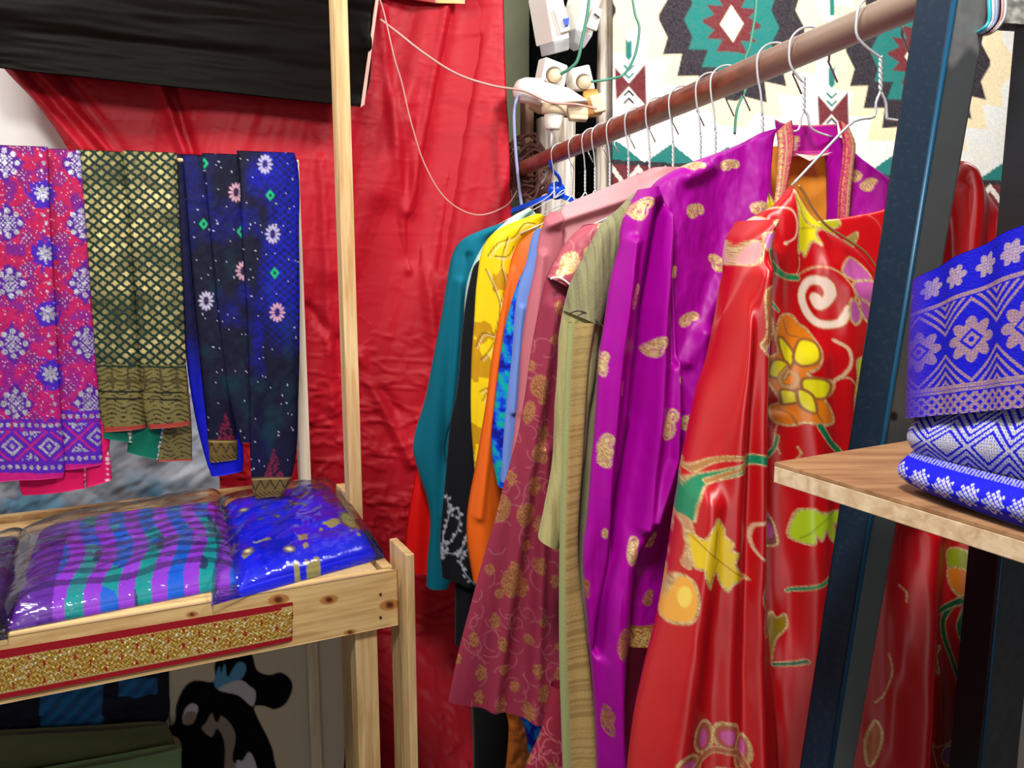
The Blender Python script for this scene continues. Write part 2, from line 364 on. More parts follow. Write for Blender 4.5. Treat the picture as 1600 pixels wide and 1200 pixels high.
# ------------------------------------------------------------------ red taffeta backdrop
def ridge(X, Y, pts, w, h):
    return h*np.exp(-(segdist(X, Y, np.asarray(pts, float))/w)**2)
def curtain_disp(U, V, X, Y):
    q = X+.18*Y
    d = .004*np.sin(q/31+5*fbm(X/160, Y/420, 3))+.014*(fbm(q/34, Y/330, 5)-.5)+.004*(fbm(X/14+Y/40, Y/90, 9)-.5)
    d += .02*np.sin(q/70+1.5)
    for a, b, h in (((15, 100), (130, 235), .02), ((60, 110), (170, 235), .018), ((95, 115), (190, 240), -.02), ((250, 125), (290, 240), .022), ((262, 128), (305, 260), -.02),
                    ((595, 20), (640, 420), .014), ((700, 0), (640, 330), .02), ((745, 60), (690, 420), -.018), ((500, 250), (520, 640), .012), ((640, 190), (700, 760), .012), ((560, 560), (640, 720), .016), ((480, 480), (620, 640), -.012)):
        d += ridge(X, Y, [a, b], 9, h)
    for a, b, h in (((560, 20), (520, 420), .02), ((735, 20), (650, 400), -.026), ((690, -20), (600, 300), .02), ((620, 160), (480, 640), .014), ((780, 200), (770, 800), .012)):
        d += ridge(X, Y, [a, b], 24, h)
    tt = np.clip((Y-960)/190, 0, 1); d += .34*tt*tt*(3-2*tt)*np.clip((X-560)/60, 0, 1)
    cr = np.abs(fbm(X/46+9, Y/34, 12)-.5)
    cr2 = np.abs(fbm(X/90+3, Y/22, 22)-.5)
    d += .0055*np.clip((Y-380)/400, 0.15, 1)*(np.exp(-(cr/.06)**2)+1.4*np.exp(-(cr2/.03)**2))+.012*fbm(X/70+Y/90, Y/80, 31)*np.clip((Y-300)/400, 0, 1)
    return d
sheet('curtain', curt_pl, [(-5, -70, 786, -70), (-2, 90, 788, 90), (60, 165, 790, 170), (108, 236, 792, 240), (150, 340, 794, 340), (190, 500, 797, 520), (200, 760, 800, 760), (205, 1000, 805, 1000), (210, 1330, 812, 1330)],
      M['taffeta'], None, 3.2, .004, 4, disp=curtain_disp, basecol=(180, 14, 34))
props(D.objects['curtain'], 'crinkled red taffeta backdrop curtain hanging behind the wooden rack', 'curtain')
# small gold edged red trim hanging above the curtain
def trim_paint(p):
    y = p.Y; p.mix((np.sin(p.X*2.2)*.5+.5)*(y > -8), (214, 178, 90), .8)
sheet('ribbon_strip', vplane(670, 0, 2.36, WY), [(596, -60, 728, -60), (598, -10, 728, -6), (640, -1, 727, 2), (676, 5, 727, 6)], M['gold'], None, 2.5, .002, 4, basecol=(150, 12, 24), paint=lambda p: p.mix((np.abs(p.X-705) < 24)*(p.Y > -2)*(np.sin(p.X*1.9)*.5+.5), (226, 196, 110), .8))
props(D.objects['ribbon_strip'], 'red ribbon end with gold fringe high on the red curtain', 'ribbon')

# ------------------------------------------------------------------ black satin banner on a board at top left
bn = thing('banner', pix(300, 150, 2.0), 'black satin banner stretched on a thin board, upper left', 'banner')
ban_pl = vplane(560, 100, 2.2, WY)
def ban_disp(U, V, X, Y):
    s = Y-.11*X
    return .003*np.sin(s/16+3*fbm(X/260, s/50, 4))+.012*(fbm(X/240, s/22, 8)-.5)
sheet('satin_cover', ban_pl, [(-60, -80, 600, -80), (-40, 20, 583, 20), (-10, 104, 568, 160), (-6, 106, 562, 167)], M['leather'], bn, 4, .006, 8, disp=ban_disp, basecol=(15, 10, 7))
slab('board_edge', quadpx(ban_pl, [(598, -80), (602, -80), (569, 164), (563, 168)], .004), .02, plain('pale_edge', (232, 176, 160), .6), bn, 0)
# ------------------------------------------------------------------ rug on the right wall
def rug_paint(p):
    BK, TE, MA, CR = (44, 40, 50), (24, 122, 116), (112, 40, 48), (246, 226, 192)
    X, Y = p.X, p.Y
    p.mix(np.clip((fbm(X/90, Y/70, 2)-.45)*3, 0, 1)*.35, CR)
    def stepped(cx, cy, hw, hh, n, col, lean=.12):
        # stepped diamond with serrated sides
        pts = []
        for q, (sx, sy) in enumerate(((1, -1), (1, 1), (-1, 1), (-1, -1))):
            rng = range(n+1) if q % 2 == 0 else range(n, -1, -1)
            for k in rng:
                f0 = k/n
                x = sx*hw*(f0*.86+.14); y = sy*hh*(1-f0)
                if q % 2 == 0:
                    pts += [(x-sx*hw*.12, y-sy*hh*.05), (x, y+sy*hh*.16 if k < n else y)]
                else:
                    pts += [(x, y+sy*hh*.16 if k < n else y), (x-sx*hw*.12, y-sy*hh*.05)]
        p.poly([(cx+a, cy+b+lean*a) for a, b in pts], col, smooth=0)
    for cx, cy in ((1141, 38), (1431, 88), (1730, 130), (850, 5)):
        # cream aprons, then black, teal, maroon, cream centre
        def zig(levels, col):
            pts = []
            for (sx, sy) in ((1, 1), (-1, 1), (-1, -1), (1, -1)):
                seq = levels if sx*sy > 0 else levels[::-1]
                pts += [(sx*a, sy*b) for a, b in seq]
            p.poly([(cx+a*1.0, cy+b+.1*a) for a, b in pts], col, smooth=0)
        zig([(150, 10), (128, 38), (132, 66), (100, 66), (108, 104), (70, 104), (78, 140), (36, 136), (20, 160)], (248, 228, 186))
        zig([(112, 4), (98, 30), (106, 58), (76, 54), (84, 90), (50, 86), (54, 118), (18, 112), (8, 120)], BK)
        zig([(72, 2), (60, 26), (66, 46), (36, 44), (46, 72), (24, 70), (12, 86)], TE)
        zig([(44, 2), (26, 12), (38, 26), (14, 26), (24, 46), (8, 44)], MA)
        p.poly([(cx-18, cy+1), (cx-1, cy-29), (cx+18, cy), (cx+2, cy+29)], (250, 236, 200), smooth=0)
    for cx, cy in ((982, 133), (1296, 177), (1610, 214)):
        p.poly([(cx-2, cy), (cx+26, cy-33), (cx+28, cy+34)], MA, smooth=0); p.poly([(cx+2, cy), (cx-22, cy-28), (cx-20, cy+24)], MA, smooth=0)
        for s, (a, b) in ((1, (-72, -38)), (-1, (42, 70))):
            p.poly([(cx-5, cy+a), (cx, cy+a+5), (cx+5, cy+a), (cx+5, cy+b-6 if s > 0 else cy+b), (cx, cy+b), (cx-5, cy+b-6 if s > 0 else cy+b)], TE, smooth=0)
        for k, c in ((-30, TE), (-18, TE), (16, BK), (28, BK)):
            z = 7 if k < 0 else -7
            p.line([(cx-7, cy+k), (cx, cy+k+z), (cx+7, cy+k)], 3.4, c, smooth=0)
    p.line([(1296, -80), (1297, 22)], 8, TE, smooth=0)
    # lower border: teal teeth on a black line, maroon zigzag, seen below
    sl = lambda x: 250+.055*(x-925)
    yy = Y-sl(X)
    tooth = np.abs(((X-920) % 86)-43)/43
    p.mix((yy > -32+32*tooth)*(yy < 0)*1., TE); p.mix((yy >= -2)*(yy < 5)*1., BK)
    z = np.abs(((X-934) % 42)-21)/21
    p.mix((yy >= 5)*(yy < 46)*1., MA); p.mix((yy > 8+28*z-5)*(yy < 8+28*z+7)*(yy < 44)*1., (232, 222, 210)); p.mix((yy >= 46)*(yy < 60)*1., BK)
    z2 = np.abs(((X-920) % 60)-30)/30
    p.mix((yy >= 60)*(yy < 100)*1., TE); p.mix((yy > 62+26*z2)*(yy < 74+26*z2)*1., CR); p.mix((yy >= 100)*(yy < 108)*1., BK)
    p.mix(.22*hash2(np.floor(X/2), np.floor(Y/2), 3), (120, 110, 100))
rg = sheet('rug', rug_pl, [(958, -120, 1760, -120), (956, 200, 1760, 200), (955, 640, 1760, 640)], M['carpet'], None, 1.9, .006, 10, disp=lambda U, V, X, Y: .006*np.sin(X/60)+.004*fbm(X/30, Y/60, 3), paint=rug_paint, basecol=(240, 238, 232))
props(rg, 'cream flatweave rug with black, teal and maroon stepped diamonds, hung on the right wall', 'rug')

# ------------------------------------------------------------------ posts at the far end of the rod
t = thing('bracket_post', pix(855, 900, 2.62)*(1, 1, 0), 'pale cut timber post under the white sockets at the rod end', 'post')
pa = np.array((math.cos(.3), math.sin(.3), 0)); pb = np.array((-pa[1], pa[0], 0))
c1 = pix(868, 250, 2.62)
post('upright', (c1[0], c1[1], 0), (c1[0], c1[1], 1.86), .105, .05, pa, pb, M['weather'], t)
c2 = pix(822, 250, 2.62); post('side_batten', (c2[0]+.002, c2[1], 0), (c2[0]+.002, c2[1], 1.95), .026, .05, pa, pb, M['brownpost'], t)
c3 = pix(905, 170, 2.66); box('cross_arm', (c3[0], c3[1], c3[2]), (.16, .04, .05), (pa, pb, (0, 0, 1)), M['brownpost'], t)
c3 = pix(946, 100, 2.66)
o = tube('weathered_pole', [(c3[0], c3[1], 0), (c3[0]+.004, c3[1], .9), (c3[0]-.002, c3[1], 1.7), (c3[0]+.003, c3[1], 2.5)], .024, M['weather'], None, 14)
props(o, 'whitewashed round timber pole beside the left edge of the rug', 'pole')
# hedge behind the gap
def foliage(name, px, py, Y, rx, rz, n, label, seed):
    rnd = random.Random(seed); V = []; Fc = []
    c = pix(px, py, Y)
    for k in range(n):
        a = np.array([rnd.gauss(0, .45)*rx, rnd.gauss(0, .3)*rx, rnd.gauss(0, .45)*rz])+c; l = rnd.uniform(.02, .04)
        d = np.array([rnd.uniform(-1, 1) for _ in range(3)]); d /= np.linalg.norm(d); e = np.cross(d, [rnd.uniform(-1, 1) for _ in range(3)]); e /= np.linalg.norm(e)
        i = len(V); V += [a, a+d*l*.5+e*l*.3, a+d*l, a+d*l*.5-e*l*.3]; Fc.append((i, i+1, i+2, i+3))
    o = mesh(name, V, Fc, M['leaf']); props(o, label, 'foliage', kind='stuff'); return o
foliage('hedge_leaves', 815, 190, 3.35, .2, .3, 900, 'dark green leaves in the gap between curtain and posts', 3)
# rope of brown fibre round the rod end
for k in range(1):
    tg = thing('rope_tangle', pix(815, 262, 2.5), 'reddish brown fibre tangle tied round the far end of the rod', 'rope')
    for j in range(9):
        rr = random.Random(j); c = pix(826+rr.uniform(-10, 10), 258+rr.uniform(-16, 16), 2.5); pts = []
        for q in range(12):
            a = q/12*2*PI; pts.append(c+np.array((math.cos(a)*(.042+.02*rr.random()), .02*math.sin(a*2), math.sin(a)*(.05+.03*rr.random()))))
        tube('strand', pts, .0045, M['hair'], tg, 6, 3, True)

# ------------------------------------------------------------------ table with pine apron
TY = 26
tpl = vplane(619, 930, 1.38, TY); TA = tpl.a; TN = tpl.n
zt = float(tpl.at(619, 891)[2]); zb = float(tpl.at(619, 977)[2]); top_pl = hplane(zt)
E0 = tpl.at(621, 891)                                 # top right front corner of the table
def tp(a, b, z): return np.array((E0[0], E0[1], 0))+TA*a+TN*b+np.array((0, 0, z))   # a along the apron (negative = left), b to the back
DEP = float((top_pl.at(500, 757)-E0) @ TN); LEN = 1.5
tb = thing('display_table', tp(-LEN/2, DEP/2, 0), 'pine display table with a bare right apron end and gold braid along the front', 'table')
def apron_paint(p):
    X, Y = p.X, p.Y
    g = fbm(X/90, (Y+.2*X)/3.2, 5, 4); g2 = fbm(X/60, (Y+.2*X)/9, 15)
    p.mix(np.clip((g-.35)*2, 0, 1)*.55, (190, 138, 78)); p.mix(np.clip((g2-.5)*3, 0, 1)*.4, (160, 104, 52))
    for cx, cy, r in ((514, 937, 6), (609, 945, 7), (547, 988, 4), (435, 937, 7), (250, 985, 6), (300, 960, 4)):
        p.ell(cx, cy, r*2.4, r*1.2, (186, 124, 66), -10); p.ell(cx, cy, r, r*.8, (120, 62, 30)); p.ell(cx, cy, r*.45, r*.35, (70, 36, 20))
def tline(y, a):                                      # apron edge as a pixel row, from real points
    return None
def px_of(P):
    d = np.asarray(P, float)-(0, 0, CH); f = d[1]*cp-d[2]*sp; u = d[1]*sp+d[2]*cp
    return 800+F*d[0]/f, 600-F*u/f
def aprow(a0, a1, z): 
    x0, y0 = px_of(tp(a0, 0, z)); x1, y1 = px_of(tp(a1, 0, z)); return (x0, y0, x1, y1)
sheet('front_apron', tpl, [aprow(-LEN, .0, zt), aprow(-LEN, .0, zb)], M['pine'], tb, 3, .0005, 40, back=.02, paint=apron_paint, basecol=(232, 196, 134), caps=True, smooth=False)
nfv = []
for py in (928, 964):
    q = tpl.at(594, py, .001); o = tube('nail', [q, q-TN*.002], .0022, M['nail'], D.objects['front_apron'], 8, 1)
npl = 5
for k in range(npl):
    b0 = .02+k*(DEP-.02)/npl; b1 = b0+(DEP-.02)/npl-.004
    slab('plank', [tp(-LEN, b1, zt), tp(-.03, b1, zt), tp(-.03, b0, zt), tp(-LEN, b0, zt)], .016, M['pineh'], tb, .001, vec=(0, 0, -1))
slab('back_rail', [tp(-LEN, DEP, zt+.012), tp(-.02, DEP, zt+.012), tp(-.02, DEP, zt-.06), tp(-LEN, DEP, zt-.06)], .02, M['pineh'], tb, .001)
slab('side_rail', [tp(-.02, .022, zt), tp(-.02, DEP, zt), tp(-.02, DEP, zt-.08), tp(-.02, .022, zt-.08)], .018, M['pineh'], tb, .001, vec=TA)
lo = tp(-.052, .035, 0); post('leg', lo, lo+(0, 0, zb+.0), .038, .038, TA, TN, M['pinev'], tb)
lo = tp(.014, .018, 0); post('leg', lo, lo+(0, 0, zt+.034), .014, .09, TA, TN, M['pinev'], tb)
lo = tp(.012, DEP*.62, 0); post('leg', lo, lo+(0, 0, zt+.045), .018, .1, TA, TN, M['pinev'], tb)
for a in (-LEN+.03,):
    for b in (.035, DEP-.03):
        lo = tp(a, b, 0); post('leg', lo, lo+(0, 0, zb), .038, .038, TA, TN, M['pinev'], tb)
slab('lower_rail', [tp(-LEN, DEP-.02, .70), tp(-.1, DEP-.02, .70), tp(-.1, DEP-.02, .655), tp(-LEN, DEP-.02, .655)], .02, M['pineh'], tb, .001)
# tall upright of the rack and its slim rear upright
u0 = pix(553, 765, 1.66); c0 = pix(528, 0, 1.66)
o = post('rack_upright', (u0[0], u0[1], 0), (u0[0]-.002, u0[1], 2.35), .026, .034, TA, TN, M['pinev']); props(o, 'tall bare pine upright in front of the red curtain', 'post')
u1 = pix(474, 700, 1.8); o = post('rear_upright', (u1[0], u1[1], 0), (u1[0], u1[1], float(pix(466, 250, 1.8)[2])), .024, .02, TA, TN, M['palepost']); props(o, 'slim pale upright just right of the dark blue cloths', 'post')
# gold braid ribbon on the apron
def braid_paint(p):
    V = p.V; U = p.U; X = p.X; s = U*230; t = V*10
    bandm = (V > .17)*(V < .87)
    z = fbm(s/1.1+t*.4, t*1.3, 4)
    wv = np.sin(t*5.2+1.9*np.sin(s*.8)+.6*np.sin(s*2.1))*(.6+.4*np.sin(s*1.3+t*2))
    p.mix(bandm*1., (190, 142, 60), .8); p.mix(bandm*(wv > .1)*1., (238, 206, 108), 1.)
    p.mix(bandm*(hash2(np.floor(X/4+V*30), np.floor(V*26), 7) > .92)*1., (255, 246, 200), 1.)
    p.mix(bandm*(np.hypot((s % 9)-4.5, ((t+2*np.floor(s/9)) % 4)-2) < .8)*1., (168, 24, 22), 0)
    edge = (np.abs(V-.17) < .02)+(np.abs(V-.87) < .02); p.mix(edge*1., (236, 206, 128), 1.)
    p.mix((U > .972)*(V > .1)*(V < .24)*1., (240, 215, 140), 1.)
o = sheet('gold_braid', tpl, [(-160, 1042, 457, 940), (-160, 1080, 457, 965), (-160, 1122, 456, 1000)], M['gold'], None, 1.7, .003, 12, back=.0006, off=.002, disp=lambda U, V, X, Y: .0022*(V > .17)*(V < .87)*np.sin(X*.9+2*np.sin(Y*.5))*np.sin(Y*.8+X*.16), paint=braid_paint, basecol=(160, 8, 28), smooth=False)
props(o, 'red ribbon with wide gold braid tacked along the table front', 'ribbon')

# ------------------------------------------------------------------ packaged cloth on the table
def package(name, label, corners, h, paint, basecol, filmc, seed, step=2.2):
    """corners: pixel corners TL TR BR BL at table height"""
    c = [top_pl.at(*q) for q in corners]; ctr = sum(c)/4
    root = thing(name, (ctr[0], ctr[1], zt), label, 'packaged cloth', 'cloths packed in clear film on the table')
    def pill(nm, c, h, mat, pf, bc, n, z0, wr, sd):
        nu = int(max(np.linalg.norm(c[1]-c[0]), np.linalg.norm(c[2]-c[3]))*n); nv = int(np.linalg.norm(c[3]-c[0])*n)+4
        u = np.linspace(0, 1, nu+1); v = np.linspace(0, 1, nv+1); U, V = np.meshgrid(u, v)
        e = lambda t: t
        P = (c[0]*(1-U[..., None])+c[1]*U[..., None])*(1-V[..., None])+(c[3]*(1-U[..., None])+c[2]*U[..., None])*V[..., None]
        prof = (np.maximum(1-np.abs(2*U-1)**9, 0)*np.maximum(1-np.abs(2*V-1)**7, 0))**.5
        z = prof*(h+wr*(fbm(U*7+sd, V*5, sd)-.5)+wr*.8*(fbm(U*5+V*14, V*4-U*3, sd+5)-.5))
        edge = 1+.02*(fbm(U*4, V*4, sd+9)-.5)
        top = P.copy(); top[..., 2] = zt+z0+z
        # underside joined at the rim
        Vv = [top]; 
        me_v = np.concatenate([top.reshape(-1, 3), (P+np.array((0, 0, z0)) if False else np.dstack([P[..., 0], P[..., 1], np.full(P.shape[:2], zt+.0012)])).reshape(-1, 3)])
        N = (nu+1)*(nv+1); i = (np.arange(nv)[:, None]*(nu+1)+np.arange(nu)[None])
        Q = np.stack([i, i+nu+1, i+nu+2, i+1], -1).reshape(-1, 4); Q2 = Q[:, ::-1]+N
        ri = list(range(nu+1))+[k*(nu+1)+nu for k in range(1, nv+1)]+[nv*(nu+1)+k for k in range(nu-1, -1, -1)]+[k*(nu+1) for k in range(nv-1, 0, -1)]
        R = np.array([(a, b, b+N, a+N) for a, b in zip(ri, ri[1:]+ri[:1])])
        A = np.concatenate([Q, Q2, R]); me = D.meshes.new(nm)
        me_v = me_v-base(root); me.vertices.add(len(me_v)); me.vertices.foreach_set('co', me_v.reshape(-1).astype(np.float32))
        me.loops.add(A.size); me.loops.foreach_set('vertex_index', A.reshape(-1).astype(np.int32)); me.polygons.add(len(A))
        me.polygons.foreach_set('loop_start', np.arange(0, A.size, 4, dtype=np.int32)); me.polygons.foreach_set('loop_total', np.full(len(A), 4, np.int32)); me.update(calc_edges=True)
        if pf:
            p = Painter(U*100, V*100, bc); p.U = p.X/100; p.V = p.Y/100; pf(p); C = np.concatenate([p.C, p.C])
            at = me.color_attributes.new('Col', 'FLOAT_COLOR', 'POINT'); at.data.foreach_set('color', C.reshape(-1).astype(np.float32))
        return link(nm, me, mat, root)
    pill('folded_cloth', c, h, M['silk'], paint, basecol, 420, .001, .010, seed)
    cf = [top_pl.at(*q) for q in filmc]
    pill('clear_film', cf, h+.008, M['film'], None, None, 220, .003, .016, seed+30)
    return root
def plaid(p):
    U, V = p.U*100, p.V*100; PUR = (140, 52, 200); TEA = (0, 140, 140); BLU = (8, 90, 200); DK = (12, 20, 60)
    uu = U+3*np.sin(V/13)
    p.mix((fbm(U/9, V/30, 4) > .3)*1., TEA); col = np.floor((uu-3)/7.4)
    p.mix((col % 2 == 0)*1., PUR); p.mix((col % 4 == 1)*(fbm(U/12, V/18, 6) > .42)*1., BLU); p.mix((col % 4 == 3)*(V < 60)*(fbm(U/14, V/22, 8) > .5)*1., BLU)
    p.mix((U < 17)*1., (92, 34, 150))
    row = (V+2.2*np.sin(U/9)) % 9.0
    p.mix((row > 4.6)*.62*(V < 93), DK); p.mix((row > 4.6)*(col % 2 == 0)*.25*(V < 93), (80, 20, 90))
def bluefloral(p):
    U, V = p.U*100, p.V*100
    p.mix(np.clip((fbm(U/30, V/20, 4)-.5)*3, 0, 1)*.5, (0, 6, 120)); p.mix((U > 82)*(V < 55)*np.clip((U-82)/6, 0, 1), (84, 30, 140))
    rnd = random.Random(8)
    p.mix((fbm(U/10, V/9, 22) > .63)*(V > 60)*1., (150, 140, 80)); p.mix((fbm(U/7, V/7, 27) > .66)*(V < 45)*(U > 45)*1., (96, 92, 90), .4)
    for k in range(16):
        cx, cy = rnd.uniform(20, 95), rnd.uniform(12, 50); p.ell(cx, cy, rnd.uniform(1.5, 3.6), rnd.uniform(1, 2.2), (120, 116, 92), rnd.uniform(0, 180), out=(40, 40, 60), ow=.4)
    for cx, cy in ((14, 30), (10, 80), (38, 88), (18, 8)): p.ell(cx, cy, 4, 2.4, (176, 160, 110), 30, out=(90, 70, 50), ow=.6); p.ell(cx, cy, 1.6, 1, (240, 230, 200), 30)
    p.ell(93, 72, 9, 12, (140, 140, 80), 20, out=(60, 60, 60), ow=.8)
def darkpurple(p):
    U, V = p.U*100, p.V*100; p.mix((fbm(U/8, V/5, 3) > .5)*.6, (44, 12, 80)); p.mix((np.floor(V/12) % 2)*.5, (60, 30, 100))
package('packed_cloth', 'purple and teal plaid cloth packed in clear film on the table', [(62, 836), (352, 792), (372, 912), (14, 985)], .034, plaid, (30, 60, 90), [(28, 838), (346, 776), (398, 912), (-6, 992)], 3)
package('packed_cloth', 'bright blue floral cloth packed in clear film at the table corner', [(350, 798), (512, 765), (588, 868), (372, 928)], .034, bluefloral, (4, 22, 215), [(330, 800), (516, 757), (602, 872), (330, 948)], 7)
package('packed_cloth', 'dark purple cloth packed in clear film, cut by the left frame edge', [(-150, 868), (38, 846), (-2, 985), (-190, 1030)], .024, darkpurple, (38, 20, 70), [(-152, 864), (48, 838), (12, 1000), (-200, 1040)], 11)

# ------------------------------------------------------------------ scarves over the rail
SY = 23
spl = vplane(230, 500, 1.60, SY); rail_l = spl.at(-60, 243, -.004); rail_r = spl.at(466, 254, -.004)
o = tube('scarf_rail', [rail_l, (rail_l+rail_r)/2, rail_r], .004, M['pinev'], None, 10, 1); props(o, 'thin rail under the hanging songket cloths', 'rail')
def topfold(U, V, X, Y): return 0
def hang(name, parent, rows, paint, bc, off=0., amp=.004, seed=1, mat='songket', step=1.6, lam=30):
    def dd(U, V, X, Y): return amp*np.sin(X/lam*2+seed+V*1.2)*(V*.8+.2)+amp*.8*(fbm(X/40, Y/90, seed)-.5)+.0015*(fbm(X/9, Y/12, seed+3)-.5)
    return sheet(name, spl, rows, M[mat], parent, step, .005, 6, back=.010, disp=dd, paint=paint, basecol=bc, off=off, caps=True)
MAG = (184, 18, 76); VIO = (80, 22, 140)
def pinkpaint(x0, ox, oy, yb):
    def f(p):
        sk = p.Y-250; X = p.X-x0-sk*.045; Y = p.Y-oy; H = yb-p.Y
        body = H > 92
        def motif(px_, py_, cx, cy):
            a = ((X-cx-ox+px_/2) % px_)-px_/2; b = ((Y-cy+py_/2) % py_)-py_/2; return a, b
        n = fbm(p.X/17, p.Y/17, 3)
        p.mix(np.clip((n-.50)*6, 0, 1)*.75, VIO); p.mix(np.clip((p.Y-430)/400, 0, .55), (170, 24, 130))
        dk = (hash2(np.floor(p.X/2.6), np.floor(p.Y/2.6), 4) > .86); p.mix(dk*.6*body, (90, 16, 110))
        a, b = motif(120, 93, 10, 0); r = np.hypot(a, b)
        p.mix(body*np.clip((31-np.abs(a)-np.abs(b)*.9+14*(fbm(p.X/5, p.Y/5, 8)-.5))/3, 0, 1), VIO)
        th = np.arctan2(b, a); q = ((th+PI/8) % (PI/4))-PI/8
        sil = ((np.hypot(r*np.cos(q)-19, r*np.sin(q)) < 4.4) | ((np.abs(((a+b) % 7)-3.5) < 2.2) & (np.abs(((a-b) % 7)-3.5) < 2.6) & (r < 13)))
        a, b = motif(120, 93, 66, 47); r2 = np.hypot(a, b)
        p.mix(body*np.clip((24-r2+22*(fbm(p.X/6, p.Y/6, 18)-.5))/3, 0, 1), (66, 24, 168)); th = np.arctan2(b, a)
        sil2 = (r2 < 13.5*(.45+.55*np.abs(np.cos(4*th)))) & (r2 > 1.6)
        a, b = motif(60, 46.5, 38, 23); mini = (np.abs(a)+np.abs(b) < 14); p.mix(body*mini*.7, (120, 24, 120))
        sil3 = (np.hypot(((a+b) % 8)-4, ((a-b) % 8)-4) < 1.5) & mini & (hash2(np.floor(p.X/3), np.floor(p.Y/3), 21) > .35)
        a, b = motif(60, 93, 66, 0); sil4 = (np.hypot(a, np.abs(b)-12) < 2.4) | (np.hypot(a-4, b) < 3)
        p._put(np.where(body & (sil | sil2 | sil3 | sil4))[0], 1., SILVER, 1.)
        bd = ~body; p.mix(bd*1., (86, 28, 170))
        p.mix(bd*(H > 74)*(hash2(np.floor(p.X/3), np.floor(p.Y/3), 8) > .8)*.8, MAG)
        s = X+2000; dots = bd & ((np.abs(H-83) < 3.6) | (np.abs(H-18) < 3.6)) & (np.hypot((s % 11)-5.5, np.minimum(np.abs(H-83), np.abs(H-18))) < 3.5)
        zz = np.abs((s % 58)-29); hh = np.abs(H-50)
        p.mix(bd*(H > 28)*(H < 73)*(np.abs(zz+hh*1.1-29) < 2.6)*1., (180, 30, 130))
        dm = bd & (H > 28) & (H < 73) & ((np.abs(zz+hh*1.1-14) < 2.8) | (zz+hh*1.1 < 5) | ((np.abs(zz-29)+(22-hh)*1.2 < 16) & (hash2(np.floor(p.X/2.4), np.floor(p.Y/2.4), 2) > .45)))
        p._put(np.where(dots | dm)[0], 1., SILVER, 1.); p.mix((H < 9)*1., (196, 20, 120), 0); p.C[H < 9, 3] = 0
        p.mix((hash2(np.floor(p.X/1.6), np.floor(p.Y/1.6), 11) > .975)*body*1., (220, 190, 215), .8)
    return f
sc = thing('pink_scarf', spl.at(60, 236), 'magenta and violet songket cloth with silver flowers, leftmost on the rail', 'scarf', 'songket cloths hung on the rail')
hang('lining', sc, [(30, 600, 160, 600), (34, 700, 170, 700), (30, 766, 132, 758), (34, 776, 134, 764)], lambda p: p.mix((np.abs(p.X-135) < 3)*(np.floor(p.Y/4) % 2)*1., (230, 225, 235), .6), (226, 16, 92), -.004, mat='cotton', step=3)
hang('lining', sc, [(120, 600, 158, 600), (132, 700, 170, 696), (134, 762, 175, 752)], lambda p: p.mix((np.abs(p.X-168) < 2)*(np.floor(p.Y/4) % 2)*1., (230, 225, 235), .6), (220, 14, 90), -.008, seed=4, mat='cotton', step=3)
hang('fold_panel', sc, [(64, 232, 127, 235), (68, 330, 134, 335), (74, 470, 143, 470), (80, 600, 153, 600), (86, 724, 160, 716), (87, 734, 160, 726)], pinkpaint(74, 40, 256, 732), MAG, .003, seed=5)
hang('fold_panel', sc, [(-70, 226, 76, 231), (-60, 340, 80, 340), (-50, 480, 88, 482), (-45, 620, 95, 620), (-40, 735, 102, 730), (-40, 752, 101, 742)], pinkpaint(0, 0, 256, 744), MAG, .015, seed=2)
def greenpaint(kind):
    def f(p):
        X, Y = p.X-.07*(p.Y-240), p.Y; H = Y
        a = X/18.4+Y/15.0; b = X/18.4-Y/15.0; fa = a % 1; fb = b % 1
        wv = np.clip(fbm(Y/26, X/200, 9)*1.6-.15, 0, 1)[:, None] if False else np.clip(fbm(p.Y/34, p.X/90, 9)*1.7-.2, 0, 1)
        g = lin((104, 100, 54))*(1-wv[:, None])+lin((246, 226, 150))*wv[:, None]
        dia = (fa > .19)*(fa < .81)*(fb > .19)*(fb < .81)*(Y < 568)
        j = hash2(np.floor(a), np.floor(b), 3)[:, None]
        p.mix(dia*1., g*(.3+.6*j), .9)
        bd = (Y >= 568)
        if kind: bd = Y > 0
        p.mix(bd*1., (126, 116, 66), .7)
        dash = (np.abs(((Y+3*np.sin(X/5.5)) % 7)-3.5) < 1.0)*(hash2(np.floor(X/7+np.floor(Y/7)*.5), np.floor(Y/7), 6) > .25)
        p.mix(bd*dash*1., (22, 24, 16)); p.mix(bd*(np.abs(Y-571) < 1.6)*1., (20, 40, 30)); p.mix(bd*((np.abs(Y-611) < 1.2)+(np.abs(Y-622) < 1.2))*1., (30, 26, 14))
        p.mix(bd*(np.abs(Y-590) < 18)*(np.abs(np.sin(X/8)*np.sin(Y/9)) < .2)*.8, (60, 50, 24))
        p.mix((p.V > .982)*1., (160, 60, 48), .1)
    return f
sc = thing('green_scarf', spl.at(205, 240), 'dark green cloth woven with a gold diamond lattice, second on the rail', 'scarf', 'songket cloths hung on the rail')
hang('lining', sc, [(150, 560, 205, 560), (160, 660, 208, 660), (160, 684, 207, 692)], lambda p: p.mix((p.X > 201)*(np.floor(p.Y/3.5) % 2)*1., (225, 220, 200), .6), (0, 96, 74), -.004, mat='cotton', step=2.5)
hang('lining', sc, [(200, 560, 262, 560), (202, 664, 260, 664), (198, 708, 248, 719)], lambda p: p.mix((np.abs(p.X-258+(p.Y-664)*.2) < 3)*(np.floor(p.Y/3.5) % 2)*1., (235, 230, 215), .6), (0, 104, 80), -.008, seed=4, mat='cotton', step=2.5)
hang('lining', sc, [(240, 560, 290, 560), (250, 664, 300, 664), (246, 722, 301, 722)], greenpaint(1), (30, 40, 24), -.012, seed=9, step=2)
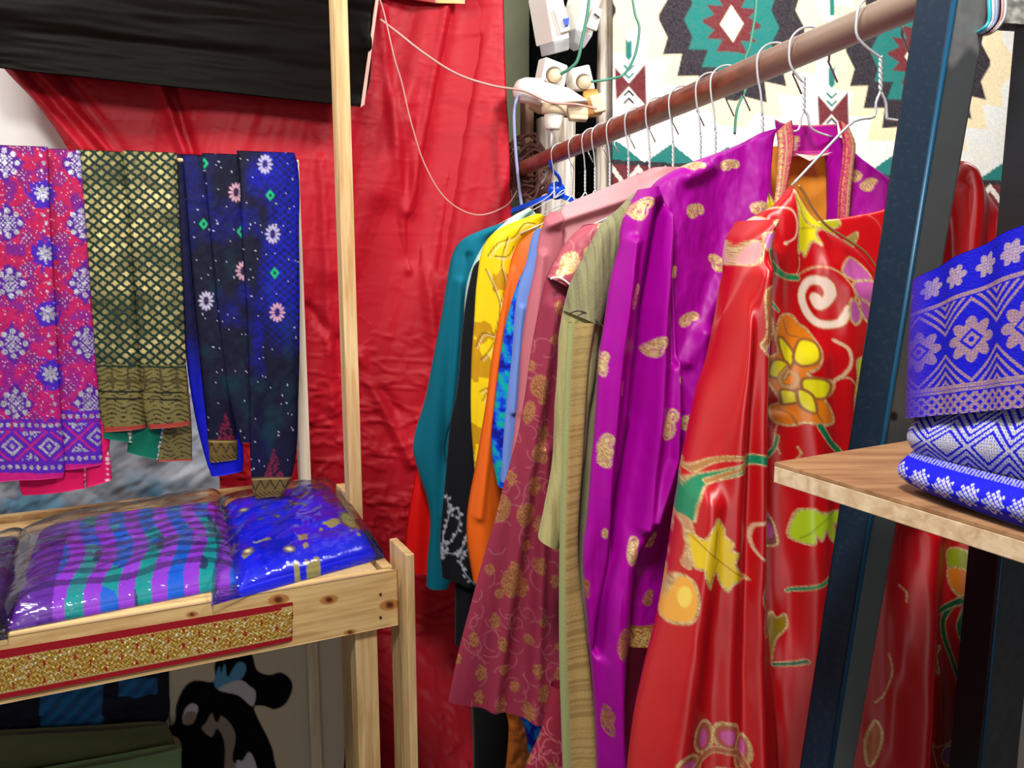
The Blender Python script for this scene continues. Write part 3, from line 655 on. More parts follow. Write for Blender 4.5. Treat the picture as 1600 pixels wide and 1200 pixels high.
hang('fold_panel', sc, [(124, 234, 194, 238), (130, 340, 203, 340), (139, 460, 212, 462), (149, 585, 222, 585), (160, 668, 229, 663), (162, 675, 229, 668)], greenpaint(0), (14, 42, 34), .002, seed=6)
hang('fold_panel', sc, [(191, 236, 276, 240), (202, 340, 280, 340), (211, 460, 286, 460), (219, 580, 291, 580), (229, 660, 296, 655), (232, 668, 296, 662)], greenpaint(0), (14, 42, 34), .013, seed=8)
def bluepaint(mot, hem):
    def f(p):
        X, Y = p.X, p.Y
        n = fbm(X/40, Y/70, 7); br = np.clip((n-.5)*4, 0, 1)*np.clip(1-(Y-500)/160, .1, 1)*np.clip((X-330)/90, .25, 1)*.8
        lat = (hash2(np.floor(X/4+Y/9), np.floor(Y/4), 9) > .45)
        p.mix(br*.85*(.45+.55*lat), (8, 22, 205)); p.mix(np.clip((fbm(X/30, Y/50, 31)-.6)*5, 0, 1)*.4, (4, 60, 70))
        p.mix(np.clip((X-404-8*np.sin(Y/40))/22, 0, 1)*np.clip((560-Y)/90, 0, 1)*(.25+.75*((np.abs(((X+Y*1.1) % 13)-6.5)+np.abs(((X-Y*1.1) % 13)-6.5)) < 6.8))*.8, (10, 24, 190))
        p.mix((hash2(np.floor(X/2), np.floor(Y/2), 14) > .993)*1., (190, 190, 220), .8)
        for k, cx, cy in mot:
            if k == 'f':
                for q in range(12):
                    a = q*PI/6; p.ell(cx+8*math.cos(a), cy+11*math.sin(a), 4.2, 1.7, (230, 176, 196) if cy % 2 else (206, 200, 230), math.degrees(math.atan2(11*math.sin(a), 8*math.cos(a))), .5)
                p.ell(cx, cy, 2.5, 3, (60, 30, 90))
            else:
                p.poly([(cx-7, cy), (cx, cy-9), (cx+7, cy), (cx, cy+9)], (20, 190, 120), .3, smooth=0); p.ell(cx, cy, 2.4, 3, (6, 40, 60))
        if hem:
            H = (1-p.V)*(Y.max()-Y.min()); hb = H < 33
            cx = .5*(X[hb].min()+X[hb].max())+4
            tri = (np.abs(X-cx) < (80-H)*.32)*(H > 33)*(H < 85); p.mix(tri*(hash2(np.floor(X/2.5), np.floor(Y/2.5), 3) > .4)*1., (112, 24, 50), .2)
            p.mix(hb*1., (112, 90, 44), .5); z = np.abs((X % 15)-7.5)*2; p.mix(hb*(np.abs(z-(H-14)) < 2.6)*(H > 12)*(H < 29)*1., (52, 44, 20)); p.mix(hb*(np.abs(H-30.5) < 1.6)*1., (176, 150, 90), .7)
            p.mix(hb*(H < 10)*(np.sin(X*.9+H) > .2)*1., (60, 46, 22))
    return f
NV = (7, 7, 38)
sc = thing('blue_scarf', spl.at(370, 242), 'navy blue cloth with pink flowers and gold brown hems, rightmost on the rail', 'scarf', 'songket cloths hung on the rail')
hang('fold_panel', sc, [(270, 240, 320, 242), (277, 380, 332, 380), (287, 520, 340, 520), (303, 640, 372, 640), (322, 720, 382, 720), (331, 746, 380, 738)], lambda p: p.mix(np.clip((p.Y-520)/90, 0, 1), (4, 14, 190)), (8, 10, 60), -.010, seed=2, step=2.2)
hang('fold_panel', sc, [(284, 241, 322, 243), (292, 340, 331, 340), (304, 480, 345, 480), (316, 600, 360, 600), (326, 700, 372, 700), (327, 722, 372, 718)], bluepaint([('g', 318, 350), ('f', 322, 470)], 1), NV, -.002, seed=3, step=1.8)
hang('fold_panel', sc, [(315, 240, 374, 242), (324, 330, 380, 330), (338, 470, 388, 470), (353, 600, 392, 600), (370, 676, 392, 672), (375, 690, 392, 690)], bluepaint([('f', 368, 301), ('g', 376, 362), ('f', 379, 423), ('g', 318, 256)], 0), NV, .006, seed=12, step=1.8)
hang('fold_panel', sc, [(368, 237, 458, 240), (371, 255, 463, 258), (376, 370, 465, 372), (384, 500, 466, 500), (388, 620, 464, 620), (390, 720, 458, 720), (394, 768, 444, 762), (396, 776, 438, 770)], bluepaint([('f', 412, 258), ('g', 420, 306), ('f', 424, 366), ('g', 427, 426), ('f', 431, 487)], 1), NV, .016, seed=14, step=1.8)
# grey-blue wrapped goods behind the cloths
def bagpaint(p):
    n = fbm(p.X/40+p.Y/60, p.Y/32, 4); p.mix(np.clip((n-.45)*4, 0, 1)*.5, (226, 230, 238)); p.mix(np.clip((fbm(p.X/44, p.Y/30, 14)-.48)*5, 0, 1)*np.clip((p.Y-720)/40, 0, 1)*.8, (96, 168, 206)); p.mix(np.clip((fbm(p.X/60, p.Y/50, 24)-.55)*5, 0, 1)*.4, (118, 124, 136))
bpl = vplane(230, 700, 1.98, TY)
o = sheet('wrapped_bundle', bpl, [(-60, 560, 300, 560), (-80, 650, 322, 640), (-80, 760, 342, 740), (-80, 900, 340, 900), (-80, 1330, 330, 1330)], M['taffeta'], None, 3, .04, 4, disp=lambda U, V, X, Y: .022*(fbm(X/50, Y/50, 6)-.5)+.03*np.abs(fbm(X/34+Y/30, Y/60-X/90, 16)-.5), paint=bagpaint, basecol=(172, 182, 194), caps=True)
props(o, 'silvery blue plastic wrapped bundle behind the hanging scarves', 'bundle')
# ------------------------------------------------------------------ below the table
cpl = vplane(430, 1100, 1.80, TY)
def figure(p):
    q = lambda L: [(a*.3, 1000+b*.3) for a, b in L]
    B = (10, 11, 14); W = (206, 204, 214); T = (150, 138, 124)
    p.poly(q([(790, 478), (900, 432), (915, 335), (955, 240), (1015, 200), (1112, 205), (1115, 115), (1170, 70), (1300, 60), (1335, 150), (1400, 178), (1460, 165), (1510, 200), (1522, 250), (1490, 325), (1430, 358), (1375, 340), (1322, 345), (1350, 420), (1400, 520), (1428, 620), (1440, 900), (940, 900), (945, 560), (895, 488)]), B)
    p.poly(q([(962, 350), (1000, 320), (1030, 345), (1000, 420), (950, 420)]), W); p.poly(q([(950, 425), (1000, 425), (1020, 370), (970, 365)]), T)
    p.poly(q([(1048, 452), (1070, 420), (1100, 370), (1118, 412), (1135, 415), (1150, 385), (1200, 430), (1225, 500), (1208, 600), (1225, 635), (1262, 620), (1292, 578), (1320, 610), (1345, 720), (1340, 900), (1165, 900), (1170, 560), (1130, 450), (1100, 495)]), T)
    p.poly(q([(1225, 640), (1262, 622), (1292, 580), (1320, 610), (1345, 720), (1340, 900), (1230, 900)]), W)
    p.poly(q([(1112, 212), (1128, 150), (1142, 128), (1148, 165), (1168, 115), (1182, 185), (1212, 140), (1240, 108), (1275, 120), (1275, 165), (1240, 205), (1140, 248)]), (96, 160, 206))
    p.poly(q([(1132, 248), (1240, 202), (1300, 235), (1330, 270), (1312, 340), (1240, 282)]), W)
o = sheet('canvas_panel', cpl, [(262, 940, 548, 940), (264, 1100, 542, 1100), (266, 1330, 530, 1330)], M['canvas'], None, 2, .006, 20, disp=lambda U, V, X, Y: .003*np.sin(X/40), paint=figure, basecol=(214, 202, 180), smooth=False)
props(o, 'cream canvas panel with a black and white abstract animal print under the table', 'fabric panel')
dpl = vplane(160, 1100, 1.66, TY)
def dnavy(p):
    p.mix(np.clip((fbm(p.X/30, p.Y/14, 4)-.5)*3, 0, 1)*.5, (34, 42, 72)); m = ((np.abs(p.X-112) < 48)*(p.Y > 1050)*(p.Y < 1130))+(np.abs(p.X-215) < 30)*(p.Y > 1050)*(p.Y < 1076)
    p.mix(m*(.55+.4*(np.sin((p.X+p.Y)/4) > 0)), (40, 116, 180))
o = sheet('navy_bundle', dpl, [(-80, 1010, 268, 990), (-90, 1080, 270, 1060), (-90, 1160, 266, 1110), (-80, 1172, 262, 1122)], M['cotton'], None, 3, .04, 4, disp=lambda U, V, X, Y: .02*(fbm(X/30, Y/20, 6)-.5), paint=dnavy, basecol=(26, 28, 44), caps=True)
props(o, 'dark navy folded cloth with light blue print under the table', 'cloth')
gpl = vplane(160, 1180, 1.55, TY)
g = thing('green_bag', gpl.at(140, 1200), 'olive green canvas bag under the table at bottom left', 'bag')
sheet('back_panel', gpl, [(-90, 1172, 264, 1146), (-90, 1200, 276, 1180), (-90, 1330, 280, 1330)], M['linen'], g, 3, .01, 8, disp=lambda U, V, X, Y: .004*np.sin(Y/9)+.01*fbm(X/60, Y/30, 2), basecol=(104, 112, 76), off=-.05, caps=True)
sheet('front_panel', gpl, [(-90, 1235, 283, 1162), (-90, 1260, 284, 1190), (-90, 1360, 282, 1360)], M['linen'], g, 3, .012, 8, disp=lambda U, V, X, Y: .004*np.sin(Y/7+X/60)+.008*fbm(X/50, Y/20, 5), basecol=(128, 160, 112), caps=True)
o = sheet('brown_bag', vplane(60, 1150, 1.60, TY), [(40, 1126, 84, 1130), (-20, 1134, 104, 1138), (-60, 1160, 117, 1158), (-70, 1200, 120, 1200), (-70, 1300, 120, 1300)], M['cotton'], None, 4, .03, 3, basecol=(58, 34, 24), caps=True)
props(o, 'dark brown rounded bag behind the green canvas bag', 'bag')

# ------------------------------------------------------------------ the garment rod
RY = 10.8
def rodY(px): return 690/(px-540)
def rody(px): return 262-.424*(px-820)
def rodp(px): return pix(px, rody(px), rodY(px))
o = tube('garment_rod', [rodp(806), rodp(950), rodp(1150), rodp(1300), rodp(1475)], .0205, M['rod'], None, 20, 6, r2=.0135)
props(o, 'long red brown stained wooden pole carrying the hanging clothes', 'rod')
def gplane(h): return Plane(rodp(h), RY)
def hook_pts(pl, h, Y=None, rr=None, neck=None):
    Y = Y or rodY(h); s = F/Y*.985; cy = rody(h)
    r = (rr or .0225)*s
    nx, ny = neck or (h-.016*s, cy+.066*s)
    P = [(h+r*.95, cy+r*.75)]+[(h+r*math.cos(a), cy-r*math.sin(a)) for a in np.linspace(.05, PI, 7)]
    P += [(h-r*.95, cy+r*.9), (nx-.002*s, cy+r*1.7), (nx, ny)]
    return P, (nx, ny), s
NH = [0]
def hanger(h, label, left=None, right=None, neck=None, twist=.045, r=.0013, tip=True, grp='wire hangers on the rod'):
    pl = gplane(h); P, (nx, ny), s = hook_pts(pl, h, neck=neck)
    root = thing('wire_hanger', pl.at(nx, ny), label, 'hanger', grp)
    tube('hook', [pl.at(*q) for q in P], r, M['wire'], root, 8, 4)
    ty = ny+twist*s
    for ph in (0, PI):
        tube('twisted_neck', [pl.at(nx+.0011*s*math.sin(q*1.6+ph), ny+(ty-ny)*q/12, .0012*math.cos(q*1.6+ph)) for q in range(13)], r*.9, M['wire'], root, 6, 2)
    left = left or [(nx-.012*s, ty+.016*s), (nx-.05*s, ty+.035*s), (nx-.17*s, ty+.09*s)]
    right = right or [(nx+.012*s, ty+.016*s), (nx+.05*s, ty+.035*s), (nx+.17*s, ty+.09*s)]
    for L in (left, right):
        tube('arm', [pl.at(nx, ty)]+[pl.at(*q) for q in L], r, M['wire'], root, 8, 3)
    if tip:
        a = P[0]; tube('wire_end', [pl.at(a[0]-1, a[1]-2), pl.at(a[0]+.012*s, a[1]+.022*s, -.004)], r*.9, M['wire'], root, 6, 1)
    return root
G = 'clothes hanging on the long rod'
def top_y(h): return rody(h)+.125*F/rodY(h)
def interp_list(L, y):
    ys = [q[1] for q in L]; return float(np.interp(y, ys, [q[0] for q in L]))
def shirt(name, label, cat, h, O, w, hem, bodyhem, mat, col, paint=None, sl_col=None, T=.016, folds=None, step=2.4, sleeve=True, neck=None, cap=1330, sl_paint=None, seed=0, amp=.006, lam=26):
    """O: outer sleeve outline from the neck side down to the cuff; w: sleeve width in px; the body hangs behind the sleeve"""
    pl = gplane(h); root = thing(name, pl.at(h, O[-1][1]), label, cat, G)
    def dd(U, V, X, Y):
        d = amp*np.sin(X/lam*2*PI/2+seed+.004*Y)*np.clip(V*2, .1, 1)+amp*1.2*(fbm(X/34, Y/260, seed)-.5)+.003*(fbm(X/12, Y/70, seed+2)-.5)
        if folds:
            for a, b, wd, hh in folds: d = d+ridge(X, Y, [a, b], wd, hh)
        return d
    k = max(1, len(O)//4)
    rows = []
    for i, (x, y) in enumerate(O):
        t = min(1, i/max(1, k)); ww = w*(.25+.75*t)
        rows.append((x, y, x+ww, y+(3 if i else 5)))
    rows.append((hem[0], hem[1], hem[2], hem[3]))
    if sleeve: sheet('sleeve', pl, rows, mat, root, step, T, 2.4, disp=dd, paint=sl_paint or paint, basecol=sl_col or col, off=.006)
    x0, y0 = O[0]
    br = [(x0, y0+1, x0+12, y0+7)]
    nk = neck or (h, y0+50)
    for i, (x, y) in enumerate(O[1:]):
        if y > bodyhem-40: break
        xr = min(cap, 2*h-x) if y > nk[1] else x0+14+(nk[0]-x0-14)*max(0, (y-y0))/(nk[1]-y0)
        br.append((x+w*.3*min(1, (i+1)/k), y+1, xr, y+8))
    xl, yl = br[-1][:2]
    while yl < bodyhem-60: yl += 60; br.append((interp_list(O, yl)+w*.35, yl, min(cap, 2*h-interp_list(O, yl)), yl+6))
    br.append((interp_list(O, bodyhem)+w*.35, bodyhem, min(cap, 2*h-interp_list(O, bodyhem)), bodyhem+8))
    sheet('body', pl, br, mat, root, step*1.15, T, 3, disp=dd, paint=paint, basecol=col, off=-.006)
    return root
def fill_gap():
    pass
# far to near
shirt('red_blouse', 'plain red blouse, farthest garment on the rod, showing below the teal sleeve', 'blouse', 884, [(770, 372), (720, 395), (704, 440), (694, 520), (676, 640), (650, 735), (632, 850)], 70, (635, 886, 700, 902), 860, M['silk'], (226, 16, 14), T=.02, step=3, seed=2)
shirt('teal_tunic', 'long teal tunic, plain, at the far end of the rod', 'tunic', 900, [(781, 349), (750, 360), (722, 374), (708, 393), (698, 437), (690, 487), (677, 553), (664, 620), (645, 700), (651, 728), (668, 785), (671, 815), (667, 870)], 50, (665, 912, 700, 918), 890, M['cotton'], (0, 112, 136), T=.02, step=3, seed=5, folds=[((716, 440), (695, 800), 6, .012), ((730, 400), (722, 700), 5, -.01)])
shirt('mint_shirt', 'pale mint shirt edge between the teal tunic and the black one', 'shirt', 920, [(824, 325), (800, 338), (783, 352), (760, 375), (742, 405), (730, 440), (724, 503), (717, 600)], 30, (714, 660, 740, 664), 760, M['cotton'], (196, 232, 218), T=.014, step=3, seed=9, neck=(920, 420))
def black_paint(p):
    br = [[(690, 860), (692, 830), (700, 800), (697, 770)], [(694, 850), (706, 838), (716, 815), (714, 790)], [(690, 858), (712, 862), (730, 850)], [(718, 865), (722, 885), (738, 905)], [(700, 800), (708, 790)], [(712, 862), (722, 845), (726, 830)], [(686, 850), (690, 870)]]
    for b in br: p.line(b, 1.3, (170, 176, 190), .6)
    rnd = random.Random(5)
    for b in br:
        for q in catm(b, 4): p.ell(q[0]+rnd.uniform(-4, 4), q[1]+rnd.uniform(-4, 4), 2.6, 1.5, (196, 200, 212), rnd.uniform(0, 180), .8)
shirt('black_tunic', 'black tunic with silver beaded branch embroidery near its hem', 'tunic', 938, [(790, 380), (760, 398), (742, 412), (733, 440), (723, 503), (712, 620), (705, 650), (695, 750), (687, 840)], 70, (690, 900, 752, 916), 1010, M['cotton'], (10, 13, 20), black_paint, T=.016, step=2, seed=4)
def yellow_paint(p):
    p.mix((fbm(p.X/26, p.Y/34, 5) > .58)*.85, (196, 142, 16), .25)
    for L in ([(760, 400), (775, 380), (800, 370), (815, 350), (832, 350)], [(757, 420), (770, 450), (778, 480), (770, 520)], [(790, 370), (780, 410), (786, 440), (780, 470)], [(742, 540), (752, 520), (768, 522)], [(750, 560), (762, 545), (770, 530)], [(748, 610), (760, 604), (752, 624)], [(770, 400), (790, 400), (800, 385)]):
        p.line(L, 1.6, (84, 66, 10)); p.line([(a+3, b+3) for a, b in L], 1.2, (255, 240, 190), .6)
shirt('yellow_shirt', 'bright yellow shirt with brushed gold swirls, beside the black tunic', 'shirt', 960, [(838, 334), (815, 342), (790, 352), (767, 367), (755, 385), (745, 437), (740, 503), (736, 560), (735, 650)], 52, (741, 732, 772, 736), 700, M['silk'], (246, 218, 18), yellow_paint, T=.016, step=2, seed=6, neck=(960, 430))
shirt('orange_tunic', 'plain orange satin tunic between yellow and blue garments', 'tunic', 990, [(838, 358), (822, 368), (807, 383), (797, 407), (780, 487), (767, 553), (758, 620), (742, 725), (730, 800), (729, 840)], 56, (738, 905, 784, 912), 860, M['silk'], (246, 108, 26), T=.018, step=2.6, seed=8, neck=(990, 440), folds=[((790, 420), (745, 800), 7, .01)])
def bluem(p):
    n = fbm(p.X/11, p.Y/15, 3); p.mix((n > .5)*1., (10, 130, 220)); p.mix((n > .62)*1., (0, 176, 160)); p.mix((n < .36)*1., (6, 20, 150))
shirt('blue_print_tunic', 'tunic in a blotched bright blue and turquoise print', 'tunic', 1010, [(834, 392), (822, 412), (808, 440), (796, 475), (787, 510), (777, 587), (770, 650), (767, 700)], 40, (776, 757, 800, 760), 730, M['silk'], (8, 60, 214), bluem, T=.014, step=2, seed=10, neck=(1010, 480))
shirt('lavender_shirt', 'pale lavender blue shirt beside the dusty pink sleeve', 'shirt', 1036, [(838, 356), (830, 370), (822, 407), (808, 453), (798, 553), (790, 620), (783, 700)], 40, (780, 748, 806, 752), 720, M['cotton'], (112, 142, 214), T=.014, step=2.4, seed=11, neck=(1036, 480), folds=[((812, 480), (798, 640), 4, .01)])
# dusty pink satin dress: long shoulder line
pl = gplane(1072); root = thing('pink_dress', pl.at(1040, 800), 'dusty pink satin dress with a long pale shoulder line', 'dress', G)
pdisp = lambda U, V, X, Y: ridge(X, Y, [(850, 352), (1030, 292)], 9, .014)+ridge(X, Y, [(840, 400), (815, 640)], 8, .01)+.006*(fbm(X/30, Y/120, 6)-.5)
sheet('body', pl, [(1020, 262, 1062, 262), (940, 296, 1100, 282), (880, 324, 1140, 310), (866, 370, 1200, 340), (850, 460, 1230, 450), (838, 640, 1260, 640), (830, 900, 1260, 900)], M['silk'], root, 2.6, .018, 2.5, disp=pdisp, basecol=(228, 158, 162))
sheet('sleeve', pl, [(857, 332, 872, 330), (847, 343, 876, 350), (838, 380, 880, 390), (832, 420, 878, 430), (822, 470, 872, 475), (813, 537, 866, 540), (807, 620, 860, 625), (796, 720, 850, 724)], M['silk'], root, 2.2, .018, 2, disp=pdisp, basecol=(200, 112, 124), off=.008)
# maroon brocade kurta
def florals(p, seed, x0, x1, y0, y1, n, col, rmin, rmax, leafy=True):
    rnd = random.Random(seed); pts = []
    for k in range(900):
        if len(pts) >= n: break
        x, y = rnd.uniform(x0, x1), rnd.uniform(y0, y1)
        if all((x-a)**2+(y-b)**2 > 34**2 for a, b in pts): pts.append((x, y))
    for i, (x, y) in enumerate(pts):
        if i % 2: 
            r = rnd.uniform(rmin*.5, rmin*.9)
            for q in range(8): p.ell(x+r*.7*math.cos(q*PI/4), y+r*.8*math.sin(q*PI/4), r*.34, r*.34, col)
            p.ell(x, y, r*.35, r*.35, col)
        else:
            r = rnd.uniform(rmin, rmax); an = rnd.uniform(0, 6)
            for q in range(5): p.ell(x+r*.4*math.cos(q*1.26+an), y+r*.75*math.sin(q*1.26+an), r*.42, r*.36, col, rnd.uniform(0, 180))
            p.ell(x, y, r*.45, r*.5, col)
def vines(p, seed, n, x0, x1, y0, y1, col, wd=1.):
    rnd = random.Random(seed)
    for k in range(n):
        x, y = rnd.uniform(x0, x1), rnd.uniform(y0, y1); a = rnd.uniform(0, 6); P = []
        for q in range(6): P.append((x, y)); a += rnd.uniform(.2, .8); x += 6*math.cos(a); y += 7*math.sin(a)
        p.line(P, wd, col, smooth=2)
def maroon_paint(p):
    vines(p, 3, 190, 700, 880, 470, 1140, (176, 100, 110)); florals(p, 4, 710, 880, 470, 1130, 70, DGOLD, 9, 15)
    for x, y, a, b in ((780, 790, 14, 22), (817, 795, 14, 19), (797, 900, 16, 24), (836, 700, 11, 16), (836, 598, 11, 18), (822, 640, 7, 18)): p.ell(x, y, a, b, DGOLD, 15)
pl = gplane(1130); root = thing('maroon_kurta', pl.at(1000, 1140), 'maroon brocade kurta with gold flowers and a flared hem', 'kurta', G)
mdisp = lambda U, V, X, Y: .009*np.sin((X+.25*Y)/30+1)*np.clip((Y-450)/200, 0, 1)+ridge(X, Y, [(860, 480), (770, 1100)], 12, .014)+ridge(X, Y, [(850, 700), (830, 1130)], 10, .012)+.008*(fbm(X/30, Y/200, 6)-.5)
sheet('body', pl, [(912, 352, 960, 345), (885, 380, 1010, 372), (853, 433, 1160, 430), (843, 473, 1200, 473), (827, 553, 1200, 553), (817, 620, 1200, 620), (805, 685, 1200, 685), (785, 755, 1200, 755), (770, 815, 1200, 815), (745, 900, 1200, 900), (725, 975, 1200, 990), (710, 1035, 1220, 1100), (699, 1090, 1230, 1190)],
      M['brocade'], root, 1.9, .02, 4, disp=mdisp, paint=maroon_paint, basecol=(146, 42, 68), smooth=True)
def cap_paint(p):
    for x, y, a, b, t in ((881, 410, 13, 19, 30), (908, 395, 7, 9, 0), (850, 450, 7, 16, 10), (935, 352, 13, 6, -20), (868, 425, 6, 8, 40), (893, 432, 6, 6, 0)): p.ell(x, y, a, b, GOLD, t)
    vines(p, 7, 20, 850, 930, 370, 450, (222, 150, 150))
sheet('cap_sleeve', pl, [(928, 349, 958, 350), (905, 356, 952, 366), (880, 380, 946, 395), (862, 410, 935, 425), (852, 433, 888, 452)], M['silk'], root, 1.7, .022, 2.4, disp=lambda U, V, X, Y: .004*(fbm(X/20, Y/30, 2)-.5), paint=cap_paint, basecol=(186, 84, 100), off=.012)
tube('piping', [pl.at(x, y, .036) for x, y in ((850, 434), (862, 432), (875, 439), (889, 453))], .0014, M['white'], D.objects['cap_sleeve'], 8)
# sagging threads, olive linen shirt with long side panel
def olive_paint(p):
    p.mix(np.clip((fbm(p.X/3, p.Y/60, 3)-.45)*3, 0, 1)*.35, (96, 88, 56)); p.mix((np.sin(p.X*.55) > .86)*(p.Y < 480)*.4, (80, 78, 52))
def panel_paint(p):
    n = fbm(p.X/60+p.Y/9, p.Y/2.6+.05*p.X, 3, 2); p.mix(np.clip((n-.42)*4, 0, 1)*.5, (122, 92, 48)); p.mix((p.U < .22)*1., (156, 160, 104)); p.mix((p.Y < 640)*.3, (156, 154, 100))
pl = gplane(1205); root = thing('olive_shirt', pl.at(1100, 850), 'olive khaki linen shirt with a long tan woven panel, between maroon and purple', 'shirt', G)
od = lambda U, V, X, Y: .006*np.sin(X/12+1)+.008*(fbm(X/24, Y/200, 6)-.5)+.002*(fbm(X/8, Y/30, 8)-.5)
sheet('body', pl, [(1180, 236, 1230, 236), (1080, 276, 1270, 260), (985, 312, 1300, 290), (960, 340, 1320, 330), (935, 420, 1330, 420), (905, 560, 1330, 560), (895, 800, 1330, 800), (900, 1040, 1330, 1040), (905, 1260, 1330, 1260)], M['linen'], root, 2.6, .016, 3, disp=od, paint=olive_paint, basecol=(126, 124, 92))
sheet('sleeve_cap', pl, [(985, 302, 1000, 306), (955, 332, 985, 345), (930, 354, 968, 380), (907, 397, 955, 430), (888, 440, 944, 470), (877, 484, 932, 508)], M['linen'], root, 2, .02, 2.2, disp=od, paint=olive_paint, basecol=(150, 146, 108), off=.014)
tube('seam', [pl.at(x, y, .037) for x, y in ((877, 486), (890, 482), (905, 487), (932, 509))], .0009, plain('dark_thread', (70, 60, 40), .8), D.objects['sleeve_cap'], 6)
sheet('sleeve', pl, [(880, 480, 934, 500), (873, 520, 930, 530), (870, 570, 925, 580), (865, 630, 915, 640), (860, 725, 905, 735), (848, 780, 895, 790), (837, 835, 872, 852)], M['linen'], root, 2, .02, 2.2, disp=od, paint=olive_paint, basecol=(172, 162, 108), off=.008)
sheet('side_panel', pl, [(876, 500, 916, 500), (872, 560, 908, 560), (867, 700, 900, 700), (863, 850, 893, 850), (863, 1000, 906, 980), (866, 1100, 916, 1080), (872, 1260, 932, 1260)], M['linen'], root, 1.8, .010, 3, disp=lambda U, V, X, Y: .003*np.sin(X/9), paint=panel_paint, basecol=(190, 158, 98), off=.032)

# things low down between the garments
pl = gplane(1010)
o = sheet('black_trousers', pl, [(730, 1060, 800, 1060), (736, 1100, 800, 1100), (738, 1330, 796, 1330)], M['cotton'], None, 4, .02, 3, basecol=(7, 7, 9)); props(o, 'black trouser leg hanging below the maroon hem', 'trousers', G)
o = sheet('orange_scarf', gplane(1018), [(780, 1080, 845, 1080), (794, 1130, 835, 1130), (790, 1200, 826, 1200), (788, 1330, 820, 1330)], M['silk'], None, 2.5, .012, 3, disp=lambda U, V, X, Y: .012*(fbm(X/14, Y/14, 6)-.5), basecol=(214, 116, 44)); props(o, 'crumpled orange satin end below the maroon hem', 'scarf', G)
o = sheet('blue_scarf_end', gplane(1026), [(800, 1090, 870, 1090), (820, 1140, 850, 1140), (826, 1175, 846, 1180)], M['silk'], None, 2.5, .012, 3, paint=bluem, basecol=(8, 60, 200)); o.name = 'printed_scarf'; props(o, 'blue printed scarf tip hanging beside the orange satin end', 'scarf', G)
def mp2(p): vines(p, 3, 60, 820, 900, 1120, 1300, (200, 110, 120)); florals(p, 9, 820, 900, 1130, 1300, 22, DGOLD, 7, 12)
o = sheet('maroon_trousers', gplane(1170), [(860, 1070, 930, 1070), (845, 1140, 930, 1140), (820, 1200, 930, 1200), (806, 1330, 930, 1330)], M['brocade'], None, 2.2, .014, 3, paint=mp2, basecol=(146, 34, 56)); props(o, 'maroon brocade trouser leg with gold flowers at the lower edge', 'trousers', G)

# ------------------------------------------------------------------ purple jacket
PUR = (164, 0, 150)
def paisley(p, cx, cy, w, h, ang=0, flip=1, col=GOLD):
    c, s = math.cos(math.radians(ang)), math.sin(math.radians(ang)); W = w*1.05
    R = lambda L: [(cx+flip*a*W*c-b*h*s, cy+flip*a*W*s+b*h*c) for a, b in L]
    body = [(-.06, .30), (-.08, .18), (-.10, .0), (-.02, -.2), (.14, -.34), (.32, -.36), (.34, -.22)]
    edge = catm(R([(-.5, .12), (-.46, .4), (-.1, .56), (.3, .46), (.42, .16), (.3, -.08), (.44, -.2), (.5, -.42), (.22, -.54), (-.12, -.44), (-.36, -.16)]), max(2, int((w+h)/14)), True)
    for q in edge: p.ell(q[0], q[1], 1.5, 1.5, col)
    p.line(R(body), W*.74, col, w2=W*.12)
    if w > 9: p.ell(*R([(-.06, .2)])[0], W*.16, W*.13, (170, 40, 120)); p.ell(*R([(-.06, .2)])[0], W*.07, W*.06, col)
def r3(x, y): return 900+x*.4333, 180+y*.4333
def r4(x, y): return 860+x*.4331, 680+y*.4333
def purple_paint(p):
    for x, y, w, h, a, f in ((195, 340, 46, 80, 25, 1), (400, 345, 46, 62, 60, 1), (400, 187, 30, 56, 75, 1), (535, 182, 34, 56, 70, 1), (490, 530, 40, 60, -20, -1), (380, 728, 36, 66, 50, 1), (165, 645, 22, 80, 12, 1), (235, 815, 40, 72, 25, 1), (275, 1080, 40, 98, 8, 1), (65, 880, 20, 76, 4, 1), (65, 1160, 38, 80, 0, 1), (320, 562, 14, 34, 0, 1), (322, 930, 10, 22, 0, 1), (372, 1088, 46, 54, 30, 1), (412, 1035, 20, 80, 12, 1), (978, 215, 36, 52, -40, -1), (1025, 252, 36, 44, 20, 1), (625, 335, 44, 44, 40, 1), (120, 960, 8, 44, 0, 1), (800, 1180, 30, 50, 0, 1)):
        X, Y = r3(x, y); paisley(p, X, Y, w*.42, h*.42, a, f)
    for x, y, w, h, a, f in ((155, 45, 34, 60, 0, 1), (245, 362, 32, 86, 0, 1), (335, 350, 34, 52, 20, 1), (210, 675, 44, 92, -8, 1), (170, 962, 22, 92, -4, 1), (105, 520, 12, 56, 0, 1), (155, 308, 8, 26, 0, 1), (255, 1120, 30, 60, 0, 1), (330, 560, 30, 50, 0, 1)):
        X, Y = r4(x, y); paisley(p, X, Y, w*.42, h*.42, a, f, GOLD if y < 500 else DGOLD)
def ppaint_body(p):
    purple_paint(p)
    p.mix((p.Y > 966)*(p.Y < 1006)*(p.X < 1120)*1., (170, 110, 60), .6); m = (p.Y > 970)*(p.Y < 1003)*(hash2(np.floor(p.X/2), np.floor(p.Y/2), 3) > .5); p.mix(m*1., (240, 210, 130), 1.)
pl = gplane(1265); root = thing('purple_jacket', pl.at(1200, 1000), 'bright magenta purple silk jacket with gold paisleys and a standing collar', 'jacket', G)
sheet('lining', pl, [(1206, 222, 1322, 222), (1190, 300, 1326, 300), (1180, 420, 1330, 420), (1180, 640, 1330, 640)], M['silk'], root, 3, .003, 6, disp=lambda U, V, X, Y: .02*np.sin(U*PI)*-1+.006*np.sin(X/14), basecol=(214, 136, 40), off=-.03)
